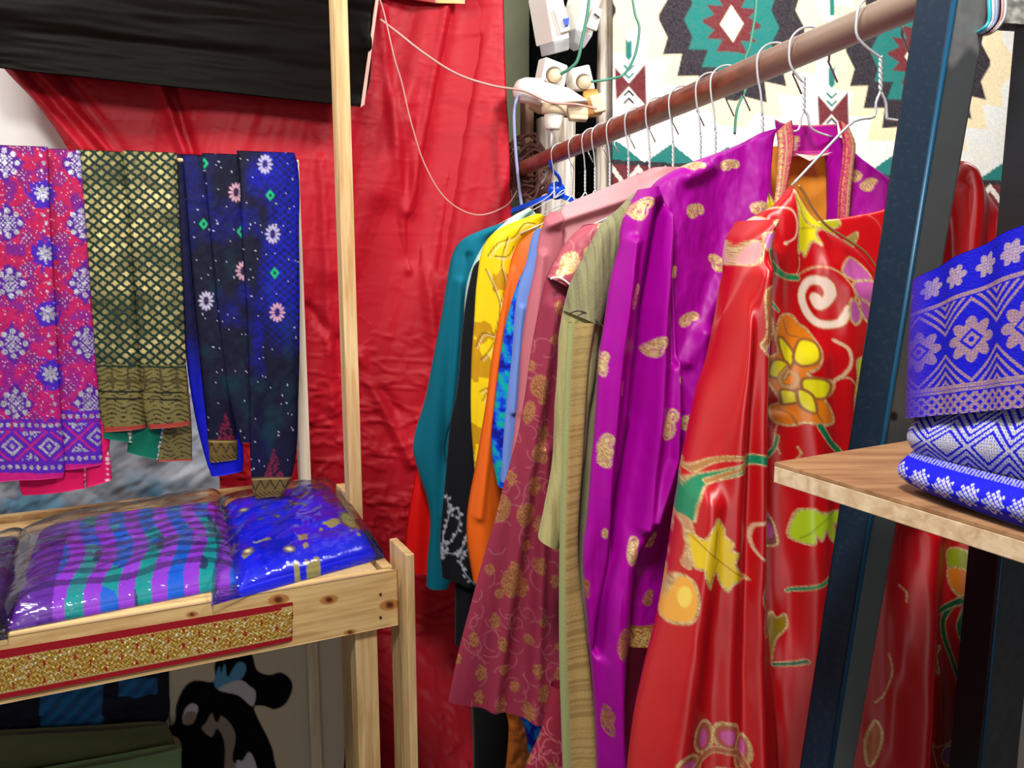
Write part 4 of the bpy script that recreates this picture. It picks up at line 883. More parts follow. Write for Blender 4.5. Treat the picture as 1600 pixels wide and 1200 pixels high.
def pbd(U, V, X, Y):
    return .008*np.sin(X/28+.004*Y+1)+.014*(fbm(X/60, Y/160, 6)-.5)+.005*(fbm(X/20, Y/50, 9)-.5)+ridge(X, Y, [(1100, 262), (1060, 280)], 12, .008)+ridge(X, Y, [(1090, 520), (1060, 700)], 14, .014)+ridge(X, Y, [(1060, 560), (1130, 420)], 12, .008)+ridge(X, Y, [(1120, 560), (1180, 480)], 12, -.008)
sheet('left_front', pl, [(1168, 224, 1200, 204), (1120, 240, 1198, 222), (1060, 262, 1197, 246), (1022, 286, 1196, 272), (1006, 320, 1197, 300), (1002, 380, 1208, 350), (1000, 480, 1250, 440), (1000, 620, 1300, 600), (990, 740, 1310, 740), (975, 860, 1310, 860), (968, 1000, 1310, 1004)],
      M['silk'], root, 1.9, .022, 6, disp=pbd, paint=ppaint_body, basecol=PUR)
sheet('right_front', pl, [(1300, 214, 1316, 222), (1300, 240, 1345, 252), (1300, 270, 1385, 288), (1300, 340, 1402, 350), (1296, 440, 1410, 440), (1290, 640, 1420, 640), (1290, 1000, 1425, 1000)], M['silk'], root, 2, .02, 4, disp=pbd, paint=purple_paint, basecol=PUR)
def psd(U, V, X, Y):
    d = .010*np.sin(U*7+.003*Y)*np.clip(V*3, 0, 1)
    for L, wd, h in (([(1012, 322), (988, 480), (976, 640), (945, 800), (925, 1000)], 7, -.020), ([(1026, 340), (1012, 480), (1004, 640), (985, 800)], 10, .014), ([(968, 380), (948, 560), (932, 760), (940, 1000), (945, 1200)], 10, .014), ([(1040, 560), (1030, 700), (1000, 790)], 7, .010), ([(1032, 380), (1030, 560)], 5, -.010)):
        d = d+ridge(X, Y, L, wd, h)
    return d+.005*(fbm(X/22, Y/80, 5)-.5)
sheet('sleeve', pl, [(994, 297, 1012, 294), (978, 318, 1028, 325), (965, 345, 1036, 365), (954, 395, 1039, 420), (943, 440, 1041, 470), (934, 500, 1042, 520), (926, 548, 1044, 590), (918, 657, 1048, 660), (912, 730, 1052, 736), (908, 797, 1026, 790), (903, 853, 988, 853), (905, 900, 979, 896), (913, 983, 972, 980), (920, 1048, 966, 1048), (925, 1110, 966, 1110), (930, 1250, 985, 1250)],
      M['silk'], root, 1.7, .026, 2.2, disp=psd, paint=purple_paint, basecol=PUR, off=.018)
def collar_paint(p):
    paisley(p, 1256, 221, 12, 22, 0); p.mix(((p.V > .92)+(p.V < .05))*1., (220, 110, 130), .5); p.mix((np.abs(p.V-.85) < .03)*1., (210, 60, 150))
sheet('collar', pl, [(1210, 187, 1308, 194), (1214, 215, 1310, 219), (1220, 240, 1310, 242)], M['silk'], root, 1.6, .004, 6, disp=lambda U, V, X, Y: -.03*np.sin(U*PI), paint=collar_paint, basecol=(168, 0, 140), off=.0)
def trim_p(side):
    def f(p):
        n = hash2(np.floor(p.X/2.2), np.floor(p.Y/2.2), 3); p.mix((n > .5)*.8, (240, 150, 120), .6)
        e = p.U if side < 0 else 1-p.U
        for y in range(int(p.Y.min()), int(p.Y.max()), 8):
            k = np.abs(p.Y-y) < 5; x = p.X[k][(e[k] < .28)].mean() if (k & (e < .28)).any() else None
            if x: p.ell(x, y, 3.4, 3.2, GOLD)
        p.mix((np.abs(e-.42) < .04)*1., (250, 210, 160), .9); p.mix((np.abs(e-.94) < .05)*1., (150, 20, 60))
    return f
sheet('gold_trim', pl, [(1184, 222, 1204, 208), (1196, 212, 1219, 192), (1198, 236, 1223, 226), (1197, 270, 1215, 275), (1194, 305, 1209, 305), (1186, 345, 1200, 345)][1:], M['brocade'], root, 1.5, .004, 4, paint=trim_p(-1), basecol=(206, 74, 110), off=.024)
sheet('gold_trim', pl, [(1290, 193, 1306, 205), (1297, 225, 1316, 230), (1296, 260, 1313, 262), (1291, 300, 1309, 300), (1289, 345, 1306, 345)], M['brocade'], root, 1.5, .004, 4, paint=trim_p(1), basecol=(206, 74, 110), off=.024)
slab('neck_label', [pl.at(1238, 240, .004), pl.at(1268, 244, .004), pl.at(1298, 238, .004), pl.at(1262, 252, .004)], .001, M['white'], root, 0)
sheet('shoulder_sleeve', pl, [(1378, 292, 1392, 292), (1384, 330, 1420, 340), (1390, 420, 1440, 430), (1395, 800, 1450, 800), (1395, 1050, 1450, 1050)], M['silk'], root, 4, .02, 2.2, basecol=PUR, off=-.01)
o = sheet('maroon_skirt', gplane(1256), [(1000, 960, 1300, 960), (990, 1100, 1300, 1100), (980, 1330, 1300, 1330)], M['silk'], None, 4, .012, 4, disp=lambda U, V, X, Y: .012*np.sin(X/16), basecol=(124, 4, 52), off=-.02); props(o, 'dark crimson skirt below the hem of the purple jacket', 'skirt', G)

# ------------------------------------------------------------------ red painted satin kaftan
RED = (192, 4, 14)
BG = (226, 176, 150); BR = (150, 92, 44); YL = (232, 218, 20); OR = (224, 122, 18); GR = (0, 132, 88); LIM = (176, 206, 30); LIL = (176, 92, 168); PK = (214, 130, 190)
def red_paint(p):
    q3 = lambda L: [r3(*a) for a in L]; q4 = lambda L: [r4(*a) for a in L]; q6 = lambda L: [(1240+a*.35, 780+b*.35) for a, b in L]
    O = dict(out=GOLD, ow=1.5)
    # shoulder blossom, scrolls and vines
    p.line(q3([(650, 345), (700, 335), (745, 342), (762, 385), (752, 440), (712, 462)]), 3, BG); p.ell(*r3(716, 462), 4, 3, BG)
    p.poly(q3([(775, 272), (790, 300), (840, 350), (885, 402), (850, 412), (838, 430), (852, 468), (822, 455), (795, 508), (782, 490), (765, 495), (768, 420), (772, 340)]), YL, **O)
    p.line(q3([(775, 300), (800, 380), (840, 405)]), 1.2, BR); p.line(q3([(768, 410), (880, 402)]), 1.2, BR)
    p.poly(q3([(528, 535), (534, 495), (552, 455), (568, 462), (566, 500), (550, 530)]), (226, 160, 160), out=GOLD, ow=1.2)
    p.poly(q3([(572, 470), (578, 432), (604, 424), (636, 432), (626, 450), (600, 455), (590, 485)]), (206, 120, 190), **O)
    p.poly(q3([(606, 400), (622, 374), (648, 368), (666, 388), (655, 412), (628, 418)]), (226, 176, 206), out=GOLD, ow=1.2); p.ell(*r3(632, 394), 7, 6, None, out=GOLD)
    p.line(q3([(600, 490), (610, 560), (636, 640), (680, 698)]), 10, GR, w2=2.5, out=GOLD); p.line(q3([(628, 440), (645, 510), (690, 570), (765, 584)]), 8, (10, 140, 84), out=GOLD)
    p.line(q3([(770, 510), (772, 545), (760, 575), (830, 545), (890, 560), (935, 620), (940, 690), (905, 740)]), 2, GOLD)
    p.line(q3([(925, 690), (900, 740), (840, 745), (795, 700), (780, 640), (810, 595), (855, 600), (872, 645), (845, 680), (828, 655)]), 9, (240, 214, 196), w2=14, out=GOLD)
    for L in ([(905, 560), (950, 512), (1000, 550), (1012, 590), (960, 600)], [(938, 600), (1000, 592), (1045, 612), (1035, 660), (990, 672), (950, 650)], [(930, 655), (955, 680), (962, 725), (945, 745), (928, 715)], [(955, 655), (990, 680), (1008, 725), (985, 735), (962, 700)]): p.poly(q3(L), (186, 84, 156), **O)
    p.line(q3([(780, 350), (830, 400), (890, 420)]), 2, GOLD)
    # central golden blossom
    p.poly(q3([(672, 780), (690, 715), (740, 715), (765, 745), (800, 770), (832, 840), (812, 895), (775, 915), (812, 935), (872, 945), (862, 985), (830, 1000), (858, 1040), (868, 1085), (820, 1092), (770, 1085), (730, 1105), (688, 1090), (675, 1040), (700, 1020), (665, 965), (642, 915), (655, 865), (680, 840)]), OR, **O)
    for L in ([(680, 790), (705, 800), (740, 850), (720, 900), (690, 840)], [(735, 860), (765, 800), (820, 815), (815, 870), (760, 890)], [(655, 920), (670, 870), (715, 880), (720, 920), (680, 935)], [(760, 935), (830, 935), (860, 960), (830, 1000), (770, 990)], [(695, 975), (740, 980), (755, 1010), (715, 1030), (700, 1010)], [(745, 970), (790, 990), (800, 1050), (755, 1030)]): p.poly(q3(L), YL, out=BR, ow=2.2)
    p.line(q3([(705, 935), (722, 910), (745, 930), (735, 962), (700, 960), (690, 930), (712, 898)]), 5, (196, 150, 90), out=DGOLD)
    for L in ([(700, 730), (720, 780), (760, 790)], [(700, 1050), (730, 1060), (750, 1095)], [(800, 1050), (820, 1080)]): p.line(q3(L), 2.2, BR)
    p.line(q3([(870, 945), (905, 920), (930, 880), (922, 830), (880, 802)]), 3.5, BG, out=GOLD, ow=.8); p.line(q3([(872, 940), (920, 930), (950, 960)]), 2, GOLD)
    p.poly(q3([(952, 870), (985, 862), (990, 895), (1018, 905), (1028, 960), (1010, 1010), (1012, 1060), (985, 1105), (950, 1085), (945, 1000), (955, 930)]), LIM, **O); p.line(q3([(975, 880), (985, 980), (975, 1080)]), 1.2, BR)
    p.poly(q3([(880, 380), (930, 365), (985, 372), (1040, 375), (1035, 400), (1005, 410), (1030, 440), (1015, 470), (975, 450), (930, 420)]), (190, 190, 30), **O)
    p.poly(q3([(1040, 470), (1070, 440), (1105, 420), (1100, 450), (1080, 480)]), (150, 150, 60), **O)
    # seam line motifs
    p.poly(q3([(552, 640), (565, 608), (592, 615), (590, 700), (598, 780), (605, 860), (575, 840), (545, 800), (560, 760)]), (170, 100, 60), **O); p.ell(*r3(578, 815), 8, 9, LIL, out=GOLD)
    p.poly(q3([(608, 700), (640, 692), (662, 740), (655, 800), (625, 818), (610, 790)]), (196, 120, 90), **O); p.ell(*r3(628, 752), 7, 14, PK, out=GOLD)
    p.line(q3([(812, 1095), (850, 1150), (890, 1190), (905, 1230)]), 8, (8, 112, 70), out=GOLD); p.line(q3([(705, 1105), (700, 1160), (715, 1210)]), 1.8, GOLD); p.line(q3([(752, 1175), (760, 1195), (752, 1215)]), 2, GOLD)
    # sleeve vine, leaves, drops
    p.line(q4([(428, 240), (440, 170), (470, 110), (530, 75), (590, 45), (640, 28), (720, 50)]), 9, GR, w2=13, out=GOLD, ow=1.6); p.line(q4([(455, 90), (500, 40), (560, 18), (600, 30), (540, 70), (480, 110)]), 5, (176, 120, 60), out=GOLD)
    p.line(q4([(740, 95), (765, 70), (790, 40), (800, -5)]), 9, (6, 120, 78), w2=3, out=GOLD)
    p.line(q4([(425, 250), (430, 320), (415, 400)]), 5, (200, 140, 100), out=GOLD)
    p.poly(q4([(495, 222), (518, 255), (522, 280), (545, 302), (540, 325), (562, 338), (552, 372), (575, 405), (616, 436), (575, 430), (545, 440), (532, 466), (510, 440), (495, 405), (480, 420), (472, 455), (456, 420), (452, 392), (428, 388), (424, 290), (455, 295), (480, 250)]), (234, 196, 24), **O)
    p.line(q4([(430, 295), (480, 345), (560, 405), (610, 433)]), 1.4, (150, 90, 20)); p.line(q4([(485, 350), (492, 260)]), 1.1, (150, 90, 20)); p.line(q4([(500, 365), (470, 440)]), 1.1, (150, 90, 20))
    p.poly(q4([(400, 440), (425, 440), (434, 500), (420, 560), (385, 595), (360, 605), (362, 570), (380, 500)]), (244, 170, 60), **O); p.ell(*r4(405, 500), 5, 16, (250, 214, 90), 12)
    p.line(q4([(655, 236), (625, 250), (618, 300), (640, 350), (705, 390)]), 4, BG, w2=1.5, out=GOLD, ow=.6)
    for x, y in ((690, 488), (698, 590)): p.ell(*r4(x, y), 17, 24, (150, 92, 60), 0, out=GOLD); p.ell(*r4(x+6, y), 9, 14, PK, 0)
    p.poly(q4([(722, 215), (755, 210), (760, 260), (785, 300), (800, 365), (790, 385), (752, 382), (745, 320), (728, 280)]), (140, 60, 50), **O); p.ell(*r4(768, 330), 8, 14, (190, 70, 150), -20); p.ell(*r4(762, 275), 5, 6, (180, 80, 170))
    p.poly(q4([(828, 345), (832, 290), (850, 240), (885, 228), (905, 240), (960, 240), (1008, 245), (1005, 300), (985, 318), (975, 290), (960, 285), (968, 345), (940, 330), (925, 300), (905, 335), (890, 320), (880, 350)]), LIM, **O); p.line(q4([(850, 340), (900, 280), (960, 240)]), 1.3, (110, 130, 20))
    p.line(q4([(1040, 200), (1032, 290), (1005, 390), (940, 468), (880, 505), (825, 538)]), 7, GR, w2=4, out=GOLD)
    p.poly(q4([(735, 630), (760, 660), (775, 618), (795, 640), (822, 625), (828, 670), (790, 720), (775, 800), (755, 790), (735, 740)]), (150, 120, 20), **O)
    p.line(q4([(785, 805), (830, 795), (875, 770)]), 5, (10, 90, 60), out=GOLD); p.ell(*r4(755, 842), 8, 7, (10, 90, 60))
    # big blossom at the bottom of the sleeve
    for x, y, a, b in ((408, 1062, 20, 20), (462, 965, 15, 24), (540, 955, 19, 20), (592, 1020, 14, 24)): p.ell(*r4(x, y), a, b, (170, 84, 60), 0, out=GOLD, ow=2)
    for x, y, a, b in ((406, 1065, 13, 13), (463, 972, 7, 15), (540, 955, 11, 11), (596, 1020, 7, 18)): p.ell(*r4(x, y), a, b, (206, 90, 160), 0, out=(190, 60, 90), ow=.8)
    p.line(q4([(440, 1150), (430, 1100), (452, 1050), (500, 1010), (560, 1005), (600, 1050), (625, 1120), (600, 1170), (560, 1180)]), 7, (170, 90, 60), out=GOLD)
    p.line(q4([(545, 1065), (512, 1075), (520, 1110), (545, 1150), (560, 1190)]), 6, (190, 130, 50), out=GOLD); p.line(q4([(430, 1120), (445, 1200), (450, 1260)]), 6, (200, 150, 30), out=GOLD)
    # far right part of the robe
    p.poly(q6([(665, 215), (740, 215), (745, 290), (700, 300), (670, 290)]), (150, 160, 20), **O); p.poly(q6([(672, 300), (735, 300), (748, 370), (735, 412), (705, 410), (675, 360)]), OR, **O); p.line(q6([(742, 220), (745, 410)]), 2.5, YL, out=GOLD)
    p.line(q6([(735, 425), (690, 460), (650, 520), (655, 600), (690, 700), (715, 790), (722, 860)]), 9, (10, 96, 60), w2=3, out=GOLD); p.line(q6([(720, 440), (640, 480), (570, 530)]), 9, (8, 90, 56), w2=5, out=GOLD); p.line(q6([(735, 480), (715, 560), (735, 640)]), 8, (8, 100, 60), w2=3, out=GOLD)
    p.poly(q6([(560, 590), (590, 640), (640, 648), (620, 690), (635, 765), (600, 745), (550, 748)]), (170, 116, 16), **O); p.line(q6([(720, 1030), (690, 1080), (620, 1090), (580, 1060), (610, 1150), (640, 1220)]), 2.4, GOLD); p.ell(*q6([(690, 1140)])[0], 14, 16, (150, 70, 120), out=GOLD)
    p.line(q6([(360, 640), (375, 720), (350, 820), (320, 870)]), 2, GOLD); p.poly(q6([(320, 950), (345, 1000), (330, 1100), (300, 1160), (290, 1050)]), (196, 92, 20), **O); p.line(q6([(400, 340), (430, 370), (428, 410)]), 2.6, GOLD); p.line(q6([(770, 430), (820, 460), (790, 560)]), 1.6, GOLD); p.line(q6([(745, 980), (775, 1020), (740, 1080)]), 1.6, GOLD)
    for cx, cy in ((1480, 425), (1520, 268)): p.poly([(cx-16, cy+8), (cx-8, cy-14), (cx, cy-8), (cx+4, cy-22), (cx+14, cy-6), (cx+10, cy+12)], YL if cy < 300 else (236, 200, 170), **O)
    p.ell(1471, 432, 8, 12, (236, 196, 180), 20, out=GOLD)
pl = gplane(1375); root = thing('red_kaftan', pl.at(1330, 1200), 'shiny red satin kaftan painted with gold outlined flowers, nearest on the rod', 'kaftan', G)
def rbd(U, V, X, Y):
    d = .012*np.sin(X/24+.3)*np.clip((Y-450)/400, .0, 1)+.016*(fbm(X/50, Y/240, 6)-.5)
    for L, wd, h in (([(1200, 640), (1215, 900), (1225, 1200)], 12, -.018), ([(1250, 560), (1262, 900), (1275, 1200)], 16, .018), ([(1330, 460), (1310, 700), (1300, 900)], 16, .016), ([(1440, 830), (1420, 1000), (1400, 1250)], 13, .03), ([(1395, 830), (1375, 1250)], 12, -.012), ([(1490, 700), (1490, 1250)], 12, -.012), ([(1505, 270), (1490, 420), (1500, 700)], 9, .014), ([(1475, 300), (1465, 430)], 6, -.010),
                     ([(1280, 420), (1340, 470), (1360, 520)], 12, .006), ([(1190, 400), (1200, 640)], 9, .010)):
        d = d+ridge(X, Y, L, wd*1.9, h*.6)
    return d
tops = [(1150, 362), (1165, 346), (1185, 333), (1205, 321), (1224, 303), (1237, 291), (1246, 303), (1260, 328), (1281, 353), (1312, 374), (1342, 396), (1366, 431), (1400, 452), (1432, 420), (1460, 340), (1480, 270), (1493, 252), (1512, 266), (1533, 292), (1560, 330)]
def red_body(tops, yb, fan):
    R = []
    for x, y in tops: R.append((x, y, 1340+(x-1340)*fan, yb))
    return R
sheet('body', pl, red_body(tops, 1260, 1.02), M['satin'], root, 2.0, .02, 14, disp=rbd, paint=red_paint, basecol=RED)
sheet('back_panel', pl, red_body([(1237, 296), (1258, 326), (1281, 344), (1333, 341), (1381, 334), (1430, 322), (1462, 300), (1490, 258)], 760, 1.), M['satin'], root, 3, .004, 14, paint=red_paint, basecol=(206, 10, 20), off=-.045)
def rsd(U, V, X, Y):
    d = .006*np.sin(U*9)*np.clip(V*2, 0, 1)
    for L, wd, h in (([(1128, 430), (1110, 620), (1100, 900), (1090, 1240)], 17, .013), ([(1150, 420), (1144, 620), (1140, 900), (1146, 1240)], 12, .010), ([(1128, 380), (1122, 900), (1120, 1240)], 8, -.005), ([(1060, 760), (1035, 1000), (1010, 1240)], 22, .012)):
        d = d+ridge(X, Y, L, wd, h)
    return d+.008*(fbm(X/40, Y/200, 5)-.5)
sheet('sleeve', pl, [(1160, 345, 1174, 346), (1138, 372, 1174, 372), (1128, 415, 1170, 415), (1109, 492, 1167, 492), (1095, 560, 1167, 560), (1080, 612, 1168, 620), (1062, 690, 1169, 690), (1046, 758, 1170, 758), (1033, 845, 1172, 850), (1016, 944, 1177, 948), (992, 1048, 1186, 1050), (979, 1113, 1191, 1113), (962, 1250, 1198, 1250)],
      M['satin'], root, 1.8, .042, 2., disp=rsd, paint=red_paint, basecol=RED, off=.02)
tube('neck_edging', [pl.at(x, y, .012) for x, y in tops[5:12]], .0013, plain('gold_cord', (190, 140, 90), .4, .6), root, 8)

# ------------------------------------------------------------------ hangers
HL = ['bare bent wire hanger high on the rod, nearest the black metal leg', 'galvanised wire hanger inside the purple jacket collar', 'wire hanger left of the purple collar, on the olive shirt', 'wire hanger over the maroon kurta, fourth from the black leg', 'fifth wire hanger from the black leg, above the pink shoulder', 'wire hanger above the lavender shirt, sixth from the black leg',
      'seventh wire hanger from the black leg', 'eighth wire hanger from the black leg, before the rug edge', 'wire hanger crossing the rug border, ninth from the black leg', 'wire hanger holding the black tunic', 'wire hanger beside the whitewashed pole', 'wire hanger with an oval loop near the blue hanger', 'wire hanger in front of the blue plastic hook']
hanger(1375, HL[0], left=[(1369, 160), (1366, 182), (1345, 186), (1326, 196), (1280, 244), (1237, 290)], right=[(1384, 160), (1386, 182), (1392, 187), (1460, 196)], neck=(1376, 88), twist=.034)
hanger(1265, HL[1], left=[(1252, 182), (1250, 196), (1244, 205), (1220, 206)], right=[(1262, 180), (1265, 196), (1276, 206), (1300, 214)], neck=(1256, 120), twist=.038)
for k, (h, lab) in enumerate(((1212, HL[2]), (1136, HL[3]), (1112, HL[4]), (1068, HL[5]), (1030, HL[6]), (996, HL[7]), (966, HL[8]), (942, HL[9]), (926, HL[10]), (904, HL[11]))):
    hanger(h, lab)
hanger(876, HL[12], left=[(866, 298), (850, 312), (776, 352)], right=[(878, 298), (880, 302), (800, 346)])
# arms reaching over to the shoulders are part of the same wire; one more pale pair beside the blue hanger
pl = gplane(862); bh = thing('plastic_hanger', pl.at(868, 298), 'bright blue plastic hanger near the far end of the rod', 'hanger')
Yb = rodY(862); s = F/Yb
tube('hook', [pl.at(*q) for q in ((884, 229, .0), (872, 228, .034), (860, 236, .036), (854, 252, .036), (859, 267, .03), (869, 276, .02), (874, 285, .01), (873, 294, .0))], .0042, M['bluep'], bh, 10, 5)
tube('hub', [pl.at(869, 298, -.004), pl.at(869, 298, .006)], .0215, M['bluep'], bh, 24, 1)
slab('arm', [pl.at(862, 301, .003), pl.at(862, 310, .003), pl.at(797, 334, .003), pl.at(799, 326, .003)], .006, M['bluep'], bh, .001)
slab('arm', [pl.at(876, 310, .003), pl.at(876, 301, .003), pl.at(950, 330, .003), pl.at(950, 338, .003)], .006, M['bluep'], bh, .001)

# ------------------------------------------------------------------ black metal shelf rack at the right
rk = thing('metal_rack', pix(1300, 1200, .72), 'black angle iron rack with a leaning front leg and blue painted edges', 'rack')
def P3p(a, b, c):
    n = np.cross(b-a, c-a); 
    if n[1] < 0: n = -n
    return Plane(a, n=n)
eL = lambda y, d=0: pix(1432-.152*y, y, .738+d); eM = lambda y, d=0: pix(1492-.162*y, y, .712+d); eR = lambda y, d=0: pix(1545-.178*y, y, .74+d)
plA = P3p(eL(0), eL(1000), eM(0)); plB = P3p(eM(0), eM(1000), eR(0))
def legA(p): p.mix(np.clip((fbm(p.X/5, p.Y/4, 3)-.62)*6, 0, 1)*.25, (60, 70, 80)); p.mix(np.clip((p.X-(1484-.162*p.Y))/3, 0, 1)*(p.Y < 1300)*.0, (0, 0, 0))
def legB(p):
    m = np.clip((96-p.Y+14*np.sin(p.X/9))/14, 0, 1)*(.4+.6*fbm(p.X/9, p.Y/14, 3)); p.mix(m*.9, (176, 176, 172), .3); p.mix(np.clip((fbm(p.X/30, p.Y/60, 7)-.5)*3, 0, 1)*.3, (86, 88, 88)); p.ell(1394, 650, 6, 7, (6, 6, 8), out=(44, 48, 52), ow=1)
mt = cloth('painted_angle_iron', .42, 0, .45, .05, 300, .4)
sheet('leg_face', plA, [(1441, -60, 1501, -60), (1249.5, 1200, 1297, 1200), (1239, 1270, 1286, 1270)], mt, rk, 3, .0012, 30, paint=legA, basecol=(10, 34, 54), smooth=False)
sheet('leg_face', plB, [(1502, -60, 1556, -60), (1298, 1200, 1333, 1200), (1286, 1270, 1320, 1270)], mt, rk, 3, .0012, 30, paint=legB, basecol=(96, 100, 100), smooth=False)
tube('leg_edge', [eM(-60, -.0008), eM(1270, -.0008)], .0021, M['blueedge'], rk, 8, 1)
fL = pix(1536, 600, .79); fR = pix(1590, 600, .76); fE = pix(1650, 600, .79)
def vpost(nm, A, B, th, mat):
    top = 1.9; q = [(A[0], A[1], top), (B[0], B[1], top), (B[0], B[1], .02), (A[0], A[1], .02)]; slab(nm, q, th, mat, rk, 0)
vpost('rear_leg_face', fL, fR, .003, M['black']); vpost('rear_leg_face', fR, fE, .003, M['steel'])
tube('rear_leg_edge', [(fR[0], fR[1]-.001, .02), (fR[0], fR[1]-.001, 1.9)], .0016, M['blueedge'], rk, 6, 1)
cb = Plane(pix(1560, 20, .755), 4)
def bracket_paint(p): p.mix(np.clip((fbm(p.X/9, p.Y/9, 3)-.4)*3, 0, 1), (196, 194, 184), .3)
sheet('top_bracket', cb, [(1486, -120, 1700, -120), (1492, 0, 1700, 0), (1520, 30, 1690, 40), (1540, 36, 1690, 46)], mt, rk, 2.5, .003, 30, back=.02, disp=lambda U, V, X, Y: .002*fbm(X/7, Y/7, 4), paint=bracket_paint, basecol=(120, 120, 114), smooth=False)
cr = thing('cable_bundle', pix(1550, 20, .73), 'twist of cyan and white wires tied round the top of the metal rack', 'cable')
for k, (mm, dx) in enumerate(((M['cyan'], 0), (M['wire'], 6), (M['wcable'], 11), (M['cable'], 20), (M['wire'], 25), (M['blackp'], 15))):
    tube('wire', [pix(1543+dx, -40, .728), pix(1546+dx, 10, .722), pix(1545+dx*.8, 34, .722), pix(1535+dx*.5, 46+dx*.2, .725), pix(1521+dx*.2, 54, .745)], .0016, mm, cr, 8, 5)
# shelf board, part of the rack's load
zs = float(pix(1210, 722, .62)[2]); sh_pl = hplane(zs)
Bc = sh_pl.at(1210, 722); B1 = sh_pl.at(1600, 838); B2 = sh_pl.at(1425, 680); dF = (B1-Bc)/np.linalg.norm(B1-Bc); dS = np.array((-dF[1], dF[0], 0)); 
if dS[0] < 0: dS = -dS
EN = Bc+dF*.42; q = [Bc, Bc+dS*.34, EN+dS*.34, EN]
sb = thing('shelf_board', (Bc+EN)/2, 'brown laminated shelf board on the black rack, corner pointing left', 'shelf')
slab('board', [a-(0, 0, .003) for a in q], .0125, M['shelfedge'], sb, .0006, vec=(0, 0, -1))
slab('veneer_top', q, .003, M['shelfwood'], sb, .0003, vec=(0, 0, -1))
# folded songket cloths on the shelf
def songket2(kind):
    def f(p):
        X, Y = p.X-1425, p.Y
        if kind == 'top':
            t = p.V; s = X*1.0; yy = (t*230)
            cop = lambda a, b: np.where(np.ones_like(a) > 0, 1, 1)
            dots = (np.sin(X*1.35+.2*yy) > -.1)*(np.sin(yy*1.5-X*.1) > -.3)
            w = np.clip((X-22)/50, .25, 1)
            def put(m, c, al=.8): p.mix(m*w*(.55+.45*dots), c, al)
            CO = (196, 156, 134)
            cx = ((s+4) % 84)-42; cy = yy-128; r = np.abs(cx)+np.abs(cy)*.95
            st = np.hypot(cx, cy); th = np.arctan2(cy, cx); star = st < 33*(.62+.38*np.abs(np.cos(4*th)))
            band = (np.abs(cy) < 62)
            put(band*(star)*(st > 4)*(np.abs(r-13) > 2.6)*1., CO)
            c2 = (s+41) % 66-33; r2 = np.abs(c2)+np.abs(np.abs(cy)-33); put(band*((np.abs(r2-11) < 2.5) | (r2 < 5))*0., CO)
            put(band*(np.abs(((np.abs(cx)+np.abs(cy)) % 13)-6) < 2.7)*(r > 50)*1., CO)
            put(((np.abs(cy+67) < 3)+(np.abs(cy-64) < 3)+(np.abs(cy-70) < 2))*1., CO)
            put(((yy < 56)*(np.hypot(((s+10) % 44)-22, yy-30) < 17*(.6+.4*np.abs(np.cos(3*np.arctan2(yy-30, ((s+10) % 44)-22)))))*(yy > 4))*1., (206, 176, 176))
            put((yy > 202)*((np.abs(((s+yy) % 14)-7) < 3) | (np.abs(((s-yy) % 14)-7) < 3))*1., CO)
            p.mix(np.clip((60-X)/40, 0, 1)*.6, (84, 46, 150))
        else:
            SV = (206, 204, 214); s = X*.9+Y*.12; yy = p.V*(110 if kind == 'mid' else 70)
            if kind == 'mid':
                m = (np.abs(((np.abs((s % 62)-31)+np.abs(yy-55)) % 12)-6) < 3.4)+(np.hypot((s % 62)-31, yy-55) < 14); p.mix(np.clip(m, 0, 1)*((np.sin(X*1.5) > -.5) | (np.sin(yy*1.4) > 0))*1., SV, .7)
            else:
                cx = (s % 38)-19; cy = yy-34; st = np.hypot(cx, cy*.9); th = np.arctan2(cy, cx)
                m = (st < 17*(.65+.35*np.abs(np.cos(4*th))))*((np.abs(((cx+cy) % 8)-4) > 1.1)*(np.abs(((cx-cy) % 8)-4) > 1.1)); p.mix(m*1., SV, .7)
                p.mix(((yy < 8)+(yy > 64))*(np.sin(X*1.2) > -.2)*.9, (170, 168, 190), .6)
    return f
kpl = Plane(sh_pl.at(1500, 785), -66)
kd = lambda U, V, X, Y: .002*np.sin(X/12)
t1 = thing('songket_cloth', sh_pl.at(1520, 760), 'tall blue cloth band with copper star weave, on top of the shelf stack', 'cloth', 'blue songket cloths on the shelf')
sheet('folded_band', kpl, [(1440, 441, 1800, 270), (1432, 520, 1800, 400), (1427, 600, 1800, 540), (1424, 652, 1800, 618)], M['songket'], t1, 1.5, .012, 7, back=.08, disp=kd, paint=songket2('top'), basecol=(14, 12, 190), caps=True, off=.004)
t2 = thing('songket_cloth', sh_pl.at(1520, 790), 'folded blue cloth with silver weave, lying flat on the shelf board', 'cloth', 'blue songket cloths on the shelf')
sheet('fold_layer', kpl, [(1432, 650, 1800, 622), (1428, 672, 1800, 690), (1434, 708, 1800, 790), (1440, 722, 1800, 812)], M['songket'], t2, 1.5, .010, 3, back=.075, disp=lambda U, V, X, Y: .010*np.sin(V*PI), paint=songket2('mid'), basecol=(12, 14, 200), caps=True, off=-.004)
sheet('fold_layer', kpl, [(1430, 702, 1800, 790), (1424, 728, 1800, 830), (1434, 750, 1800, 862), (1446, 762, 1800, 880)], M['songket'], t2, 1.5, .012, 3, back=.08, disp=lambda U, V, X, Y: .012*np.sin(V*PI), paint=songket2('low'), basecol=(10, 12, 205), caps=True, off=.0)

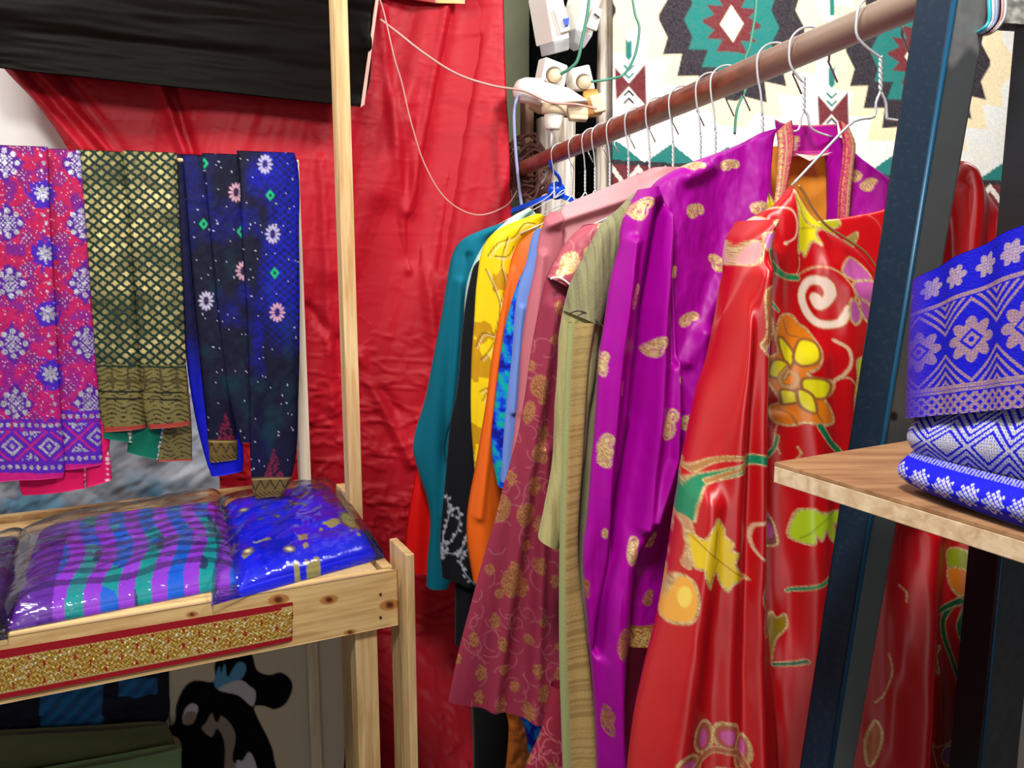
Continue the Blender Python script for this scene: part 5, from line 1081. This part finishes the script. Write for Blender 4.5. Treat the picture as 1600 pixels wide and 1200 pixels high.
# ------------------------------------------------------------------ electrical gear at the rod end
EY = 2.42
def E(x, y, d=0): return pix(770+x*.15, y*.15, EY+d)
b1 = thing('breaker_box', E(660, 300), 'white breaker box with a blue switch, hung left of the other box', 'breaker box')
slab('housing', [E(545, -60), E(730, -60), E(802, 400), E(632, 440)], .075, M['white'], b1, .003, vec=(-.6, .75, 0))
slab('lower_cover', [E(632, 442, -.002), E(802, 402, -.002), E(795, 520, .02), E(650, 558, .02)], .06, M['greyp'], b1, .002, vec=(-.6, .75, 0))
slab('breaker', [E(632, 88, -.014), E(752, 56, -.014), E(806, 312, -.014), E(706, 342, -.014)], .014, M['white'], b1, .002, vec=(0, 1, 0))
slab('switch_lever', [E(730, 192, -.024), E(795, 183, -.024), E(790, 262, -.024), E(752, 268, -.024)], .012, M['bluep'], D.objects['breaker'], .001, vec=(0, 1, 0))
b2 = thing('breaker_box', E(980, 200), 'grey white breaker box tilted right beside the whitewashed pole', 'breaker box')
slab('housing', [E(960, -80), E(1150, -80), E(1040, 370), E(868, 300)], .07, M['white'], b2, .003, vec=(-.6, .75, 0))
slab('lower_cover', [E(860, 300, -.001), E(1044, 366, -.001), E(952, 505, .02), E(850, 436, .02)], .05, M['greyp'], b2, .002, vec=(-.5, .8, 0))
slab('breaker', [E(1055, 50, -.014), E(1142, 100, -.014), E(1084, 318, -.014), E(972, 280, -.014)], .014, M['white'], b2, .002, vec=(0, 1, 0))
slab('switch_lever', [E(1052, 142, -.022), E(1060, 132, -.022), E(1118, 175, -.022), E(1110, 190, -.022)], .01, M['blackp'], D.objects['breaker.001'], .0005, vec=(0, 1, 0))
def socket(lab, q, cxy, r, plug):
    s0 = thing('socket_adapter', E(*cxy), lab, 'socket')
    slab('housing', [E(*a) for a in q], .045, M['white'], s0, .004, vec=(-.45, .8, 0))
    c = E(*cxy); rr = r*.15/F*EY
    tube('socket_well', [c-(0, .0015, 0), c+(0, .01, 0)], rr, plain('well_shade', (120, 108, 88), .6), s0, 24, 1)
    tube('round_plug', [c+(-.002, -.001, -.003), c+(.004, -.028, -.007)], rr*.8, M['cream'], s0, 20, 1)
    return s0
socket('square cream socket adapter with round plug, left of the pair', [(556, 588), (786, 678), (752, 908), (508, 832)], (638, 780), 82, 0)
socket('square cream socket adapter with round plug, right of the pair', [(800, 716), (1010, 668), (1072, 930), (868, 930)], (946, 850), 78, 0)
ms = thing('multi_socket', E(740, 980, -.03), 'long white socket strip with a round end, below the two square adapters', 'socket')
slab('strip', [E(500, 838, -.05), E(790, 912, -.05), E(1004, 1050, -.05), E(500, 1080, -.05)], .045, M['white'], ms, .004, vec=(0, 1, 0))
tube('round_end', [E(330, 960, -.03), E(350, 940, -.045), E(510, 960, -.045)], .031, M['white'], ms, 20, 3, r2=.034)
tube('cream_collar', [E(640, 1080, -.04), E(635, 1190, -.04)], .034, M['cream'], ms, 20, 1)
tube('bulb_plug', [E(640, 1180, -.04), E(625, 1290, -.04), E(622, 1350, -.04)], .028, M['white'], ms, 20, 3, r2=.018)
tube('cord', [E(612, 1350, -.04), E(606, 1500, -.04), E(596, 1560, -.02)], .0035, M['greyp'], ms, 8, 3)
slab('lower_block', [E(380, 1020, 0), E(500, 1060, 0), E(500, 1170, 0), E(372, 1110, 0)], .05, M['cream'], ms, .004, vec=(0, 1, 0))
slab('amber_block', [E(940, 950, -.02), E(1090, 920, -.02), E(1150, 1180, -.02), E(1000, 1210, -.02)], .04, plain('amber_plastic', (232, 160, 70), .4), ms, .004, vec=(0, 1, 0))
slab('pale_block', [E(1000, 1000, -.035), E(1130, 960, -.035), E(1190, 1150, -.035), E(1060, 1180, -.035)], .03, M['cream'], ms, .004, vec=(0, 1, 0))
slab('junction', [E(770, 1120, -.02), E(1010, 1090, -.02), E(990, 1250, -.02), E(800, 1240, -.02)], .05, M['cream'], ms, .004, vec=(0, 1, 0))
def cable(label, L, r, mat):
    o = tube('cable', [pix(*q) for q in L], r, mat, None, 8, 7); props(o, label, 'cable', 'cables round the sockets')
cable('thin clear pink cable sagging down the red curtain from the banner', [(590, -10, 2.14), (600, 20, 2.15), (616, 90, 2.16), (628, 130, 2.17), (642, 190, 2.18), (664, 258, 2.2), (698, 312, 2.22), (745, 336, 2.25), (790, 322, 2.3), (808, 298, 2.4)], .0019, M['cable'])
cable('clear pink cable crossing the curtain to the white sockets', [(594, 30, 2.16), (620, 50, 2.17), (665, 85, 2.2), (715, 116, 2.24), (770, 134, 2.28), (818, 142, 2.32), (860, 160, 2.34), (900, 163, 2.34), (932, 170, 2.36)], .003, M['cable'])
cable('green cable dropping between the breaker boxes into the left socket', [(922, -20, 2.36), (918, 20, 2.36), (910, 60, 2.36), (903, 92, 2.36), (893, 105, 2.36), (876, 116, 2.37)], .0042, M['gcable'])
cable('green cable curving over the rug into the right socket', [(986, -20, 2.4), (992, 20, 2.4), (999, 44, 2.4), (994, 80, 2.4), (984, 104, 2.4), (972, 118, 2.4), (950, 124, 2.38), (924, 128, 2.37)], .0034, M['gcable'])
cable('twisted silver blue cord hanging beside the curtain edge', [(814, 140, 2.36), (806, 158, 2.36), (803, 185, 2.36), (806, 240, 2.36), (811, 290, 2.36), (815, 322, 2.36)], .0042, M['wcable'])
lc = tube('light_string', [pix(*q) for q in ((1182, -20, 1.9), (1180, 20, 1.9), (1172, 70, 1.9), (1164, 95, 1.9), (1168, 130, 1.9), (1152, 170, 1.9), (1148, 210, 1.9))], .003, M['gcable'], None, 8, 6); props(lc, 'pale string light cord hanging in front of the rug', 'cable')
